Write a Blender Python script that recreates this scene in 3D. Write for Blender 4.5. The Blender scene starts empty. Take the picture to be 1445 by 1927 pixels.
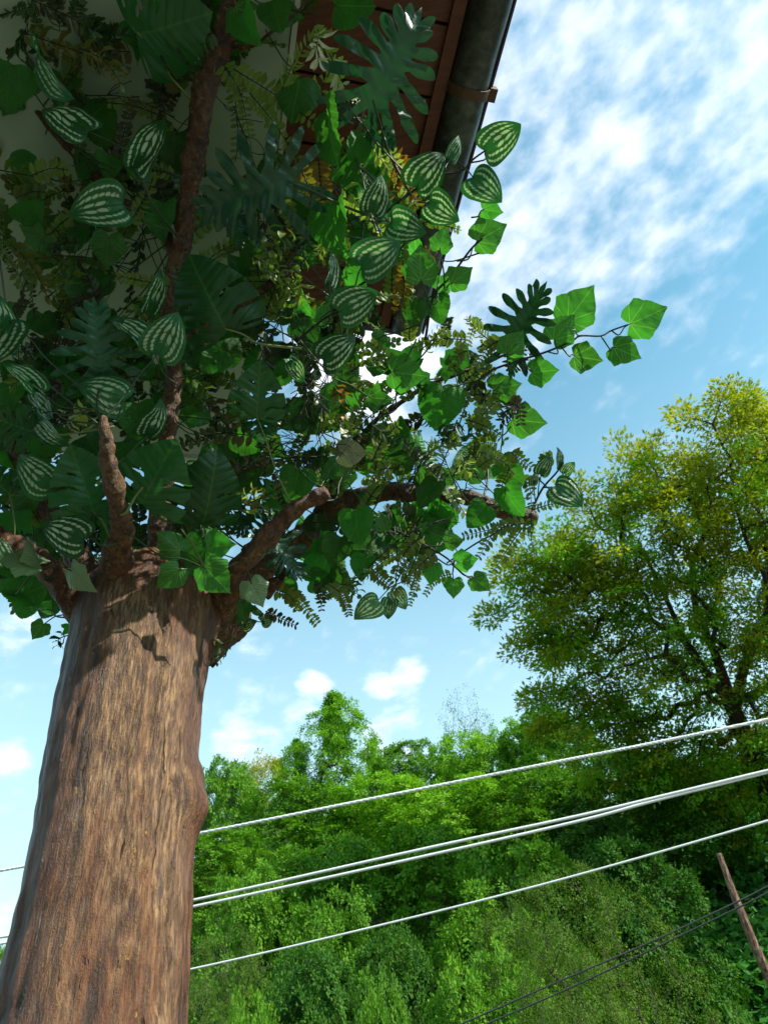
import bpy, math, random
import numpy as np
from mathutils import Vector, Matrix, noise, geometry
R_ = math.radians
random.seed(7); rng = np.random.default_rng(7)
C = bpy.context.scene.collection
scn = bpy.context.scene

# ------------------------------------------------------------------ camera
FPX, CX, CY = 1440.0, 722.5, 963.5            # focal length and centre in photo pixels (1445 x 1927)
EYE = Vector((0, 0, 1.6))
_up = np.array([-213.5, 1416.5, FPX]); _up /= np.linalg.norm(_up)
_f = np.array([0, 0, 1.0]); _y = _f - _up * _up[2]; _y /= np.linalg.norm(_y)
_x = np.cross(_y, _up); _x *= np.sign(_x[0])
M3 = np.array([_x, _y, _up])
RT, UP, FW = Vector(M3 @ [1, 0, 0]), Vector(M3 @ [0, 1, 0]), Vector(M3 @ [0, 0, 1])
cd = bpy.data.cameras.new('camera'); cam = bpy.data.objects.new('camera', cd); C.objects.link(cam)
cam.matrix_world = Matrix.Translation(EYE) @ Matrix((RT, UP, -FW)).transposed().to_4x4()
cd.sensor_fit = 'VERTICAL'; cd.sensor_height = 36; cd.lens = 36 * FPX / 1927
cd.clip_end = 2000; cd.clip_start = 0.02
cd.dof.use_dof = True; cd.dof.focus_distance = 1.8; cd.dof.aperture_fstop = 11
scn.camera = cam

# ------------------------------------------------------------------ sun, sky, exposure
GA = Vector((-0.3113547, 0.9502938, 0)); GB = Vector((0.9502938, 0.3113547, 0))  # along / out from the gutter
sdir = (GB * 0.87 - GA * 0.88 + Vector((0, 0, 0.98))).normalized()
sl = bpy.data.lights.new('sun', 'SUN'); sun = bpy.data.objects.new('sun', sl); C.objects.link(sun)
sl.energy = 4.8; sl.angle = R_(0.53); sl.color = (1.0, 0.94, 0.84)
sun.rotation_euler = sdir.to_track_quat('Z', 'Y').to_euler(); sun.location = sdir * 40
SUN_EL = math.asin(sdir.z); SUN_AZ = math.atan2(sdir.x, sdir.y)

def rayd(px, py):
    return (FW + RT * ((px - CX) / FPX) + UP * ((CY - py) / FPX))
def pt(px, py, d):                                # photo pixel + distance along the view axis -> world point
    return EYE + rayd(px, py) * d

class NT:                                          # tiny node-tree writer
    def __init__(s, nt): s.nt = nt; s.n = nt.nodes; s.l = nt.links
    def set(s, sock, v):
        if v is None: return
        if isinstance(v, bpy.types.NodeSocket): s.l.new(v, sock)
        else:
            if hasattr(sock.default_value, '__len__') and not hasattr(v, '__len__'): v = (v,) * len(sock.default_value)
            if sock.type == 'RGBA' and len(v) == 3: v = tuple(v) + (1,)
            sock.default_value = v
    def m(s, op, a, b=None, c=None, clamp=False):
        n = s.n.new('ShaderNodeMath'); n.operation = op; n.use_clamp = clamp
        s.set(n.inputs[0], a); s.set(n.inputs[1], b)
        if c is not None: s.set(n.inputs[2], c)
        return n.outputs[0]
    def v(s, op, a, b=None):
        n = s.n.new('ShaderNodeVectorMath'); n.operation = op
        s.set(n.inputs[0], a); s.set(n.inputs[1], b)
        return n.outputs['Value'] if op in ('DOT_PRODUCT', 'LENGTH', 'DISTANCE') else n.outputs[0]
    def ss(s, a, lo, hi):                          # smoothstep
        n = s.n.new('ShaderNodeMapRange'); n.interpolation_type = 'SMOOTHSTEP'
        s.set(n.inputs[0], a); n.inputs[1].default_value = lo; n.inputs[2].default_value = hi
        return n.outputs[0]
    def noise(s, vec, scale, detail=4, rough=.55, col=False, dist=0):
        n = s.n.new('ShaderNodeTexNoise'); s.set(n.inputs['Vector'], vec); n.inputs['Scale'].default_value = scale
        n.inputs['Detail'].default_value = detail; n.inputs['Roughness'].default_value = rough; n.inputs['Distortion'].default_value = dist
        return n.outputs['Color' if col else 'Fac']
    def mix(s, f, a, b, mode='MIX'):
        n = s.n.new('ShaderNodeMix'); n.data_type = 'RGBA'; n.blend_type = mode; n.clamp_factor = True
        s.set(n.inputs[0], f); s.set(n.inputs[6], a); s.set(n.inputs[7], b)
        return n.outputs[2]
    def ramp(s, f, stops):
        n = s.n.new('ShaderNodeValToRGB'); s.set(n.inputs[0], f); e = n.color_ramp.elements
        while len(e) < len(stops): e.new(0.5)
        for i, (p, c) in enumerate(stops): e[i].position = p; e[i].color = tuple(c) + (1,)
        return n.outputs[0]
    def sep(s, v):
        n = s.n.new('ShaderNodeSeparateXYZ'); s.set(n.inputs[0], v); return n.outputs
    def comb(s, x, y, z):
        n = s.n.new('ShaderNodeCombineXYZ'); s.set(n.inputs[0], x); s.set(n.inputs[1], y); s.set(n.inputs[2], z); return n.outputs[0]
    def coord(s, k): return s.n.new('ShaderNodeTexCoord').outputs[k]
    def attr(s, name):
        n = s.n.new('ShaderNodeAttribute'); n.attribute_name = name; return n
    def rnd(s): return s.n.new('ShaderNodeObjectInfo').outputs['Random']
    def bump(s, h, strength, dist=.01):
        n = s.n.new('ShaderNodeBump'); s.set(n.inputs['Height'], h); n.inputs['Strength'].default_value = strength; n.inputs['Distance'].default_value = dist
        return n.outputs[0]
    def hsv(s, col, h=.5, sa=1, va=1):
        n = s.n.new('ShaderNodeHueSaturation'); s.set(n.inputs['Hue'], h); s.set(n.inputs['Saturation'], sa); s.set(n.inputs['Value'], va); s.set(n.inputs['Color'], col)
        return n.outputs[0]

w = bpy.data.worlds.new('World'); scn.world = w; w.use_nodes = True
T = NT(w.node_tree); T.n.clear()
sky = T.n.new('ShaderNodeTexSky'); sky.sky_type = 'NISHITA'; sky.sun_disc = False
sky.sun_elevation = SUN_EL; sky.sun_rotation = SUN_AZ; sky.air_density = 1.0; sky.dust_density = 0.6; sky.ozone_density = 1.4; sky.altitude = 300
D = T.coord('Generated')
skyc = T.hsv(sky.outputs[0], .48, .95, 1.85)
skyc = T.mix(1, skyc, (.64, 1.13, 1.15), 'MULTIPLY')
dz = T.sep(D)[2]
lowair = T.m('SUBTRACT', 1, T.ss(dz, .15, .95))
skyc = T.mix(T.m('MULTIPLY', lowair, .75), skyc, (8.2, 11.2, 12.0))
# clouds: wind-streaked noise on the sky dome, in banks at given directions
def cdir(px, py): return rayd(px, py).normalized()
pl = T.v('DIVIDE', D, T.comb(T.m('ADD', dz, .25), T.m('ADD', dz, .25), 1.0))
u1 = T.v('DOT_PRODUCT', pl, (0.75, -0.66, 0)); u2 = T.v('DOT_PRODUCT', pl, (0.66, 0.75, 0))
n1 = T.noise(T.comb(T.m('MULTIPLY', u1, 3.2), T.m('MULTIPLY', u2, 4.6), .3), 3.4, 8, .55, dist=.1)
n2 = T.noise(T.comb(T.m('MULTIPLY', u1, 2.2), T.m('MULTIPLY', u2, 2.8), 1.7), 13, 6, .5)
n3 = T.noise(T.v('MULTIPLY', D, (1, 1, 2.4)), 11, 7, .6)
base = T.m('ADD', T.m('MULTIPLY', n1, .62), T.m('MULTIPLY', n2, .38))
def bank(px, py, sx):                              # soft round region on the dome
    d = T.v('DISTANCE', T.v('NORMALIZE', D), tuple(cdir(px, py)))
    return T.m('SUBTRACT', 1, T.ss(d, sx * .25, sx))
hi = None
for px, py, sx in ((1020, 40, .34), (1250, 60, .36), (1130, 300, .26), (960, 480, .19), (1060, 440, .16), (700, 640, .2), (1180, 360, .14), (1420, 60, .22), (560, 60, .4), (820, 560, .12)):
    b = bank(px, py, sx); hi = b if hi is None else T.m('MAXIMUM', hi, b)
cm = T.ss(T.m('ADD', base, T.m('MULTIPLY', hi, .25)), .50, .94)
full = bank(690, 640, .17)
cm = T.m('MULTIPLY', cm, .76)
cm = T.m('MAXIMUM', cm, T.m('MULTIPLY', T.ss(T.m('ADD', base, T.m('MULTIPLY', full, .42)), .60, .86), .95))
lo = None
for px, py, sx in ((485, 1200, .045), (760, 1275, .05), (720, 1285, .04), (470, 1315, .04), (440, 1395, .06), (500, 1405, .05), (570, 1350, .05), (740, 1390, .07), (15, 1420, .045), (0, 1760, .07), (30, 1190, .05), (590, 1300, .04)):
    b = bank(px, py, sx); lo = b if lo is None else T.m('MAXIMUM', lo, b)
lm = T.ss(T.m('ADD', T.m('MULTIPLY', n3, 1.5), T.m('MULTIPLY', lo, .42)), .98, 1.42)
lm = T.m('MULTIPLY', lm, T.ss(lo, 0, .45))
cm = T.m('MAXIMUM', cm, T.m('MULTIPLY', lm, .8))
cc = T.ramp(n2, [(.3, (8.4, 9.6, 11.2)), (.62, (10.6, 11.0, 11.8))])
cn = T.n.new('ShaderNodeMix'); cn.data_type = 'RGBA'; T.set(cn.inputs[0], cm); T.set(cn.inputs[6], skyc); T.set(cn.inputs[7], cc)
bg = T.n.new('ShaderNodeBackground'); bg.inputs[1].default_value = 0.085
T.l.new(cn.outputs[2], bg.inputs[0]); wo = T.n.new('ShaderNodeOutputWorld'); T.l.new(bg.outputs[0], wo.inputs[0])
scn.view_settings.view_transform = 'Standard'; scn.view_settings.look = 'None'
scn.view_settings.exposure = 0.6; scn.view_settings.gamma = 1
scn.cycles.max_bounces = 8; scn.cycles.transparent_max_bounces = 8
scn.cycles.sample_clamp_indirect = 6

# ------------------------------------------------------------------ helpers
def mesh_np(name, V, F, mats, uv=None, smooth=True, midx=None, attrs=None):
    """V (n,3) array, F list of tuples or (m,k) array -> mesh"""
    me = bpy.data.meshes.new(name); V = np.asarray(V, np.float32)
    if isinstance(F, np.ndarray):
        k = F.shape[1]; me.vertices.add(len(V)); me.vertices.foreach_set('co', V.ravel())
        me.loops.add(F.size); me.loops.foreach_set('vertex_index', F.ravel().astype(np.int32))
        me.polygons.add(len(F)); me.polygons.foreach_set('loop_start', np.arange(0, F.size, k, dtype=np.int32))
        try: me.polygons.foreach_set('loop_total', np.full(len(F), k, dtype=np.int32))
        except Exception: pass
        me.update(calc_edges=True)
    else:
        me.from_pydata([tuple(map(float, v)) for v in V], [], F); me.update()
    for m in (mats if isinstance(mats, (list, tuple)) else [mats]): me.materials.append(m)
    if smooth: me.polygons.foreach_set('use_smooth', np.ones(len(me.polygons), bool))
    if midx is not None: me.polygons.foreach_set('material_index', np.asarray(midx, np.int32))
    if uv is not None:
        l = me.uv_layers.new(name='UVMap'); vi = np.empty(len(me.loops), np.int32); me.loops.foreach_get('vertex_index', vi)
        l.data.foreach_set('uv', np.asarray(uv, np.float32)[vi].ravel())
    for an, av in (attrs or {}).items():
        a = me.attributes.new(an, 'FLOAT', 'FACE'); a.data.foreach_set('value', np.asarray(av, np.float32))
    me.update(); return me
def obj(name, me, parent=None, mw=None):
    o = bpy.data.objects.new(name, me); C.objects.link(o)
    if parent is not None: o.parent = parent
    if mw is not None: o.matrix_basis = mw if parent is None else PINV[parent.name] @ mw
    elif parent is not None: o.matrix_basis = PINV[parent.name]
    return o
PINV = {}
def reg(o, mw): PINV[o.name] = mw.inverted()
def tag(o, label, cat, group=None, kind=None):
    if kind: o['kind'] = kind
    if label: o['label'] = label
    if cat: o['category'] = cat
    if group: o['group'] = group
    return o
def thing(name, label, cat, loc=(0, 0, 0), group=None):
    o = bpy.data.objects.new(name, None); C.objects.link(o); o.location = loc; o.empty_display_size = .2
    PINV[o.name] = Matrix.Translation(Vector(loc)).inverted()
    return tag(o, label, cat, group)
def catmull(P, n):
    P = [Vector(p) for p in P]
    if len(P) < 3: return [P[0].lerp(P[-1], i / n) for i in range(n + 1)]
    Q = [P[0] * 2 - P[1]] + P + [P[-1] * 2 - P[-2]]; out = []
    segs = len(P) - 1
    for i in range(n + 1):
        t = i / n * segs; k = min(int(t), segs - 1); t -= k
        a, b, c, d = Q[k:k + 4]
        out.append(.5 * ((2 * b) + (c - a) * t + (2 * a - 5 * b + 4 * c - d) * t * t + (3 * b - a - 3 * c + d) * t ** 3))
    return out
def interp(xs, n):
    return np.interp(np.linspace(0, len(xs) - 1, n + 1), range(len(xs)), xs)
def tube(path, rad, sides=6, cap=True, V=None, F=None, disp=None):
    """tube along path with radii; appends to V, F"""
    V = [] if V is None else V; F = [] if F is None else F; b0 = len(V); n = len(path)
    up = Vector((.13, .21, .97))
    for i, p in enumerate(path):
        t = (path[min(i + 1, n - 1)] - path[max(i - 1, 0)]).normalized()
        x = t.cross(up); x = (t.cross(Vector((1, 0, 0))) if x.length < .15 else x).normalized(); y = t.cross(x)
        if i: # keep frame continuous
            x = (px_ - t * px_.dot(t)).normalized(); y = t.cross(x)
        px_ = x
        for k in range(sides):
            a = 2 * math.pi * k / sides; d = x * math.cos(a) + y * math.sin(a); r = rad[i]
            if disp: r = disp(p, d, r, i / max(1, n - 1))
            V.append(p + d * r)
    for i in range(n - 1):
        for k in range(sides):
            a = b0 + i * sides + k; b = b0 + i * sides + (k + 1) % sides
            F.append((a, b, b + sides, a + sides))
    if cap:
        F.append(tuple(b0 + k for k in range(sides))[::-1]); F.append(tuple(b0 + (n - 1) * sides + k for k in range(sides)))
    return V, F
def box(V, F, o, ex, ey, ez, lx, ly, lz):
    b = len(V); o = Vector(o)
    for k in range(8): V.append(o + ex * (lx if k & 1 else 0) + ey * (ly if k & 2 else 0) + ez * (lz if k & 4 else 0))
    for q in ((0, 2, 3, 1), (4, 5, 7, 6), (0, 1, 5, 4), (2, 6, 7, 3), (0, 4, 6, 2), (1, 3, 7, 5)): F.append(tuple(b + i for i in q))
def newmat(name):
    m = bpy.data.materials.new(name); m.use_nodes = True; t = NT(m.node_tree); t.n.clear()
    t.out = t.n.new('ShaderNodeOutputMaterial'); return m, t
def pbr(t, col, rough=.5, spec=.5, normal=None, metal=0, trans=0, tcol=None, coat=0):
    p = t.n.new('ShaderNodeBsdfPrincipled'); t.set(p.inputs['Base Color'], col); t.set(p.inputs['Roughness'], rough)
    t.set(p.inputs['Specular IOR Level'], spec); t.set(p.inputs['Metallic'], metal); t.set(p.inputs['Coat Weight'], coat)
    if normal is not None: t.l.new(normal, p.inputs['Normal'])
    if trans:
        tr = t.n.new('ShaderNodeBsdfTranslucent'); t.set(tr.inputs[0], tcol if tcol is not None else col)
        mx = t.n.new('ShaderNodeMixShader'); mx.inputs[0].default_value = trans
        t.l.new(p.outputs[0], mx.inputs[1]); t.l.new(tr.outputs[0], mx.inputs[2]); t.l.new(mx.outputs[0], t.out.inputs[0])
    else: t.l.new(p.outputs[0], t.out.inputs[0])

# ------------------------------------------------------------------ materials
MT = {}
def bark_mat(name, tint=1.0, red=0.0, lit_face=None, fleck=0.0):
    m, t = newmat(name); o = t.coord('Object'); xyz = t.sep(o)
    st = t.v('MULTIPLY', o, (1, 1, .07)); st2 = t.v('MULTIPLY', o, (1, 1, .16))
    warp = t.v('ADD', st, t.v('MULTIPLY', t.noise(o, 6, 3, .6, col=True), (.05, .05, 0)))
    s1 = t.noise(warp, 52, 8, .72); s2 = t.noise(st2, 150, 5, .7); big = t.noise(t.v('MULTIPLY', o, (1, 1, .35)), 4.5, 4, .6); fine = t.noise(o, 230, 4, .7)
    crk = t.noise(t.v('MULTIPLY', warp, (1, 1, .6)), 70, 4, .75)
    c = t.ramp(s1, [(.34, (.016, .007, .003)), (.44, (.075, .030, .011)), (.54, (.14, .060, .021)), (.68, (.30, .165, .065))])
    if lit_face is not None:
        pv = t.v('NORMALIZE', t.v('MULTIPLY', t.v('SUBTRACT', o, (lit_face[0], lit_face[1], 0)), (1, 1, 0))); fd = t.v('DOT_PRODUCT', pv, (lit_face[2], lit_face[3], 0))
        big = t.m('ADD', big, t.m('MULTIPLY', t.m('SUBTRACT', t.ss(fd, .55, .98), .5), .26))  # lit side painted in: more tan towards the bright face
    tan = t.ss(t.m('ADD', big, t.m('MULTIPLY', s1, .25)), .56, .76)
    c = t.mix(t.m('MULTIPLY', tan, .72), c, t.ramp(s2, [(.40, (.045, .023, .010)), (.52, (.21, .128, .060)), (.64, (.47, .325, .18))]))
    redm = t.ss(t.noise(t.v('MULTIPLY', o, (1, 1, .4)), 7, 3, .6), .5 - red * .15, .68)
    if lit_face is not None: redm = t.m('MAXIMUM', redm, t.m('MULTIPLY', t.m('SUBTRACT', 1, t.ss(t.m('ADD', fd, t.m('MULTIPLY', t.m('SUBTRACT', s1, .5), .5)), .45, .85)), .9))  # shaded side painted in: dark red-brown away from the lit face
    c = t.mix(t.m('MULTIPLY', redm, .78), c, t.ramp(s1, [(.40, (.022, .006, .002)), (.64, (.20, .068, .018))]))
    fl = t.ss(t.noise(t.v('MULTIPLY', o, (1, 1, .5)), 95, 5, .75), .605 - fleck, .665 - fleck)
    c = t.mix(t.m('MULTIPLY', fl, .75), c, (.46, .28, .085))
    greym = t.ss(t.noise(t.v('MULTIPLY', o, (1, 1, .25)), 30, 4, .7), .58, .7)  # random streaks of pale grey
    c = t.mix(t.m('MULTIPLY', greym, .18), c, (.30, .28, .29))
    dk = t.ss(crk, .36, .30); dark = t.m('SUBTRACT', 1, t.ss(crk, .31, .38))
    c = t.mix(t.m('MULTIPLY', dark, .9), c, (.018, .010, .006))
    c = t.mix(1, c, (tint * .97, tint * .86, tint * .74), 'MULTIPLY')
    h = t.m('ADD', t.m('ADD', t.m('MULTIPLY', s1, .6), t.m('MULTIPLY', fine, .14)), t.m('ADD', t.m('MULTIPLY', fl, .20), t.m('MULTIPLY', dark, -.45)))
    h = t.m('ADD', h, t.m('MULTIPLY', s2, .3))
    pbr(t, c, t.ramp(s2, [(.3, (.36,) * 3), (.7, (.62,) * 3)]), .5, t.bump(h, 1.0, .013)); return m
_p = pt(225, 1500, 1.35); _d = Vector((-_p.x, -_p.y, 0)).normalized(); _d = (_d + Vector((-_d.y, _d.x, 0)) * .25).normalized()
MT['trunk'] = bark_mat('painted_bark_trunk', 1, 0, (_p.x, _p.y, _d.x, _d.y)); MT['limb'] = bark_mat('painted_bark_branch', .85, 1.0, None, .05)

def leaf_mat(name, c1, c2, vein=None, pattern='none', rough=.4, spec=.5, trans=.3, tboost=1.6, bumpk=.3, vk=.6):
    """leaf sheet: colour varies per leaf and over the leaf, veins from the leaf's own UV (petiole at 0,0, tip at 0,1)"""
    m, t = newmat(name); uv = t.sep(t.coord('UV')); x, y = uv[0], uv[1]; ax = t.m('ABSOLUTE', x)
    ob = t.coord('Object'); nz = t.noise(ob, 5, 4, .6)
    c = t.mix(t.m('ADD', t.m('MULTIPLY', nz, .8), t.m('MULTIPLY', t.rnd(), .5)), c1, c2)
    c = t.hsv(c, t.m('ADD', .49, t.m('MULTIPLY', t.rnd(), .022)), 1, t.m('ADD', .72, t.m('MULTIPLY', t.rnd(), .55)))
    h = t.m('MULTIPLY', t.noise(ob, 30, 4, .6), .3); vm = None
    mid = t.m('SUBTRACT', 1, t.ss(ax, .006, .02))
    if pattern == 'pinnate':                       # lateral veins sweeping from the midrib
        s = t.m('FRACT', t.m('MULTIPLY', t.m('SUBTRACT', y, t.m('MULTIPLY', ax, .55)), 9)); d = t.m('ABSOLUTE', t.m('SUBTRACT', s, .5))
        lat = t.m('SUBTRACT', 1, t.ss(d, .0, .09)); vm = t.m('MAXIMUM', mid, t.m('MULTIPLY', lat, .5)); h = t.m('ADD', h, t.m('MULTIPLY', t.ss(d, 0, .4), .8))
    if pattern == 'palm':                          # palmate veins + fine side veins
        an = t.m('ARCTAN2', ax, t.m('ADD', y, .02)); rr = t.v('LENGTH', t.comb(x, y, 0)); lat = None
        for a0 in (0, .62, 1.30, 2.2):
            dd = t.m('MULTIPLY', t.m('ABSOLUTE', t.m('SUBTRACT', an, a0)), rr); l1 = t.m('SUBTRACT', 1, t.ss(dd, .004, .018)); lat = l1 if lat is None else t.m('MAXIMUM', lat, l1)
        s = t.m('FRACT', t.m('MULTIPLY', t.m('SUBTRACT', y, t.m('MULTIPLY', ax, .8)), 8)); d2 = t.m('ABSOLUTE', t.m('SUBTRACT', s, .5))
        l2 = t.m('MULTIPLY', t.m('SUBTRACT', 1, t.ss(d2, .0, .07)), .28); vm = t.m('MAXIMUM', lat, l2)
        h = t.m('ADD', h, t.m('MULTIPLY', t.m('SUBTRACT', 1, vm), .5)); h = t.m('ADD', h, t.m('MULTIPLY', t.ss(d2, 0, .4), .3))
    if pattern == 'net':                           # embossed net of small cells
        vo = t.n.new('ShaderNodeTexVoronoi'); vo.feature = 'DISTANCE_TO_EDGE'; vo.inputs['Scale'].default_value = 17
        t.set(vo.inputs['Vector'], t.comb(x, y, 0)); e = t.m('SUBTRACT', 1, t.ss(vo.outputs['Distance'], .0, .10))
        s = t.m('FRACT', t.m('MULTIPLY', t.m('SUBTRACT', y, t.m('MULTIPLY', ax, 1.0)), 6)); d2 = t.m('ABSOLUTE', t.m('SUBTRACT', s, .5))
        vm = t.m('MAXIMUM', t.m('MAXIMUM', mid, t.m('MULTIPLY', e, .5)), t.m('MULTIPLY', t.m('SUBTRACT', 1, t.ss(d2, 0, .08)), .7))
        h = t.m('ADD', h, t.m('MULTIPLY', t.m('SUBTRACT', 1, vm), .8))
    if pattern == 'melon':                         # pale broken bands between arched veins
        u = ax; v = y; mk = None
        wob = t.m('MULTIPLY', t.m('SUBTRACT', t.noise(t.comb(x, y, t.m('MULTIPLY', t.rnd(), 9)), 5, 2, .5), .5), .16)
        for cen, hw, lo_, hi_, fr in ((.15, .085, .40, .86, 6), (.45, .070, .15, .90, 11), (.75, .062, .14, .86, 14)):
            wv = t.m('ABSOLUTE', t.m('SINE', t.m('ADD', t.m('MULTIPLY', v, fr * math.pi), t.m('MULTIPLY', u, 6))))
            d = t.m('ABSOLUTE', t.m('SUBTRACT', t.m('ADD', u, wob), cen)); wd = t.m('MULTIPLY', hw, t.m('ADD', .62, t.m('MULTIPLY', wv, .5)))
            b = t.m('MULTIPLY', t.ss(t.m('SUBTRACT', wd, d), -.01, .03), t.m('MULTIPLY', t.ss(v, lo_, lo_ + .1), t.m('SUBTRACT', 1, t.ss(v, hi_ - .1, hi_))))
            b = t.m('MULTIPLY', b, t.ss(wv, .06, .34)); mk = b if mk is None else t.m('MAXIMUM', mk, b)
        c = t.mix(t.m('MULTIPLY', mk, .93), c, vein); h = t.m('ADD', h, t.m('MULTIPLY', mk, .6))
        h = t.m('ADD', h, t.m('MULTIPLY', t.ss(t.m('ABSOLUTE', t.m('SINE', t.m('MULTIPLY', u, 10.8))), 0, .5), .7))
    elif vm is not None: c = t.mix(t.m('MULTIPLY', vm, vk), c, vein)
    elif pattern == 'tip': c = t.mix(t.m('MULTIPLY', t.ss(t.m('ADD', nz, t.m('MULTIPLY', t.rnd(), .3)), .55, .75), .8), c, vein)
    tc = t.mix(1, c, (tboost * .95, tboost * 1.15, tboost * .55), 'MULTIPLY')
    pbr(t, c, rough, spec, t.bump(h, bumpk, .004), 0, trans, tc); return m
MT['melon'] = leaf_mat('striped_leaf', (.012, .085, .022), (.022, .125, .03), (.46, .57, .40), 'melon', .38, .35, .25, 1.4, .5)
MT['melonpale'] = leaf_mat('pale_striped_leaf', (.07, .2, .07), (.1, .26, .1), (.66, .72, .55), 'melon', .38, .5, .35, 1.4, .5)
MT['monstera'] = leaf_mat('split_leaf', (.010, .060, .016), (.020, .095, .018), (.10, .22, .04), 'pinnate', .36, .32, .22, 1.6, .3, .28)
MT['philo'] = leaf_mat('lobed_leaf', (.010, .055, .022), (.018, .085, .035), (.04, .13, .05), 'pinnate', .33, .42, .14, 1.4, .4, .15)
MT['ivy'] = leaf_mat('ivy_leaf', (.028, .15, .02), (.06, .24, .026), (.22, .42, .10), 'palm', .36, .5, .38, 1.5, .5, .6)
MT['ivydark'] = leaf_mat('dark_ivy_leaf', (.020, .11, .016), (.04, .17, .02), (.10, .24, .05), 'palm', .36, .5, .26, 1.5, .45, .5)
MT['ivypale'] = leaf_mat('pale_ivy_leaf', (.17, .30, .13), (.24, .34, .19), (.34, .46, .2), 'palm', .34, .5, .25, 1.2, .5, .35)
MT['grey'] = leaf_mat('greyish_leaf_back', (.22, .26, .17), (.30, .33, .22), (.14, .18, .10), 'palm', .5, .4, .15, 1.0, .4, .5)
MT['net'] = leaf_mat('net_veined_leaf', (.022, .13, .016), (.045, .20, .022), (.12, .34, .05), 'net', .5, .35, .35, 1.6, .8, .5)
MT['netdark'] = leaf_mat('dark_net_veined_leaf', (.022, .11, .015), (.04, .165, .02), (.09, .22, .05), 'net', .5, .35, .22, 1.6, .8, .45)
MT['olive'] = leaf_mat('olive_leaflet', (.09, .17, .022), (.18, .26, .045), (.15, .20, .03), 'tip', .42, .45, .3, 1.3, .3)
MT['redtip'] = leaf_mat('red_edged_leaflet', (.045, .12, .018), (.11, .19, .025), (.13, .09, .02), 'tip', .4, .45, .28, 1.4, .3)
MT['orange'] = leaf_mat('orange_leaflet', (.15, .17, .02), (.26, .17, .02), (.32, .12, .02), 'tip', .42, .45, .3, 1.2, .3)
MT['lime'] = leaf_mat('lime_leaflet', (.22, .36, .04), (.34, .46, .08), (.45, .5, .12), 'tip', .4, .45, .35, 1.2, .3)
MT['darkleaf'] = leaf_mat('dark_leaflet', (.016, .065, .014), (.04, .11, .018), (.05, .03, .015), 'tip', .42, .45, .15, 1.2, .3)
MT['cream'] = leaf_mat('cream_petal', (.5, .5, .22), (.6, .58, .38), (.62, .6, .45), 'tip', .45, .4, .3, 1.0, .2)
def plain(name, c, rough=.6, spec=.4, ns=20, var=.3, bump=.2, scale=(1, 1, 1), metal=0):
    m, t = newmat(name); o = t.v('MULTIPLY', t.coord('Object'), scale); n = t.noise(o, ns, 6, .65)
    cc_ = t.mix(n, tuple(k * (1 - var) for k in c), tuple(min(1, k * (1 + var)) for k in c))
    pbr(t, cc_, rough, spec, t.bump(n, bump, .01), metal); return m
MT['stem'] = plain('vine_stem', (.035, .06, .025), .5, .4, 40); MT['stemdark'] = plain('dark_twig', (.022, .018, .018), .6, .3, 40)
MT['stemlime'] = plain('pale_stem', (.14, .19, .05), .5, .4, 40)

# ------------------------------------------------------------------ porch roof (house) over the left of the view
def zhit(px, py, z):
    r = rayd(px, py); return EYE + r * ((z - EYE.z) / r.z)
ZS = 3.95
mm, t = newmat('brown_soffit_boards'); o = t.coord('Object'); n = t.noise(t.v('MULTIPLY', o, (1, 8, 1)), 9, 6, .6)
pbr(t, t.ramp(n, [(.3, (.075, .018, .007)), (.7, (.15, .038, .014))]), .55, .4, t.bump(n, .3, .01)); MT['soffit'] = mm
mm, t = newmat('weathered_zinc'); o = t.coord('Object'); n = t.noise(t.v('MULTIPLY', o, (1, 1, 1)), 22, 8, .72); n2_ = t.noise(o, 5, 4, .6)
c = t.ramp(t.m('ADD', t.m('MULTIPLY', n, .6), t.m('MULTIPLY', n2_, .4)), [(.36, (.02, .022, .018)), (.5, (.065, .07, .058)), (.64, (.15, .155, .135))])
pbr(t, c, .45, .5, t.bump(n, .3, .004), .55); MT['zinc'] = mm
MT['panel'] = plain('pale_green_paint', (.34, .42, .31), .65, .3, 3, .12, .05)
MT['drip'] = plain('dark_purple_sheet', (.035, .02, .045), .4, .5, 8, .2, .05); MT['iron'] = plain('rusty_bracket', (.10, .045, .025), .6, .4, 60, .5, .4)
MT['tile'] = plain('roof_tiles', (.22, .09, .05), .8, .2, 14, .4, .5); MT['plaster'] = plain('plaster', (.5, .5, .42), .85, .2, 6, .12, .2)
UZ = Vector((0, 0, 1))
E0 = zhit(975, 0, ZS)                                   # a point on the drip edge; GA along, GB outward
def rp(a, b, z): return E0 + GA * a + GB * b + UZ * (z - ZS)
AEND = 1.02; ABEG = -7.0
house = thing('house', 'house with brown boarded eaves, pale green panels and zinc gutter above the artificial tree', 'house', (rp(-4, -3, 0).x, rp(-4, -3, 0).y, 0))
# soffit boards: one mesh, joints as real gaps
V, F = [], []; a = AEND; k = 0
while a > ABEG:
    wd = .185; box(V, F, rp(a - wd + .005, -.60, ZS + .03 + (k % 2) * .002), GA, GB, UZ, wd - .009, .44, .02); a -= wd; k += 1
obj('soffit', mesh_np('soffit', V, F, MT['soffit'], smooth=False), house)
V, F = [], []; box(V, F, rp(ABEG, -.165, ZS + .012), GA, GB, UZ, AEND - ABEG, .035, .05); box(V, F, rp(ABEG, -.155, ZS + .065), GA, GB, UZ, AEND - ABEG, .03, .16)
obj('trim', mesh_np('trim', V, F, MT['soffit'], smooth=False), house)
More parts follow.
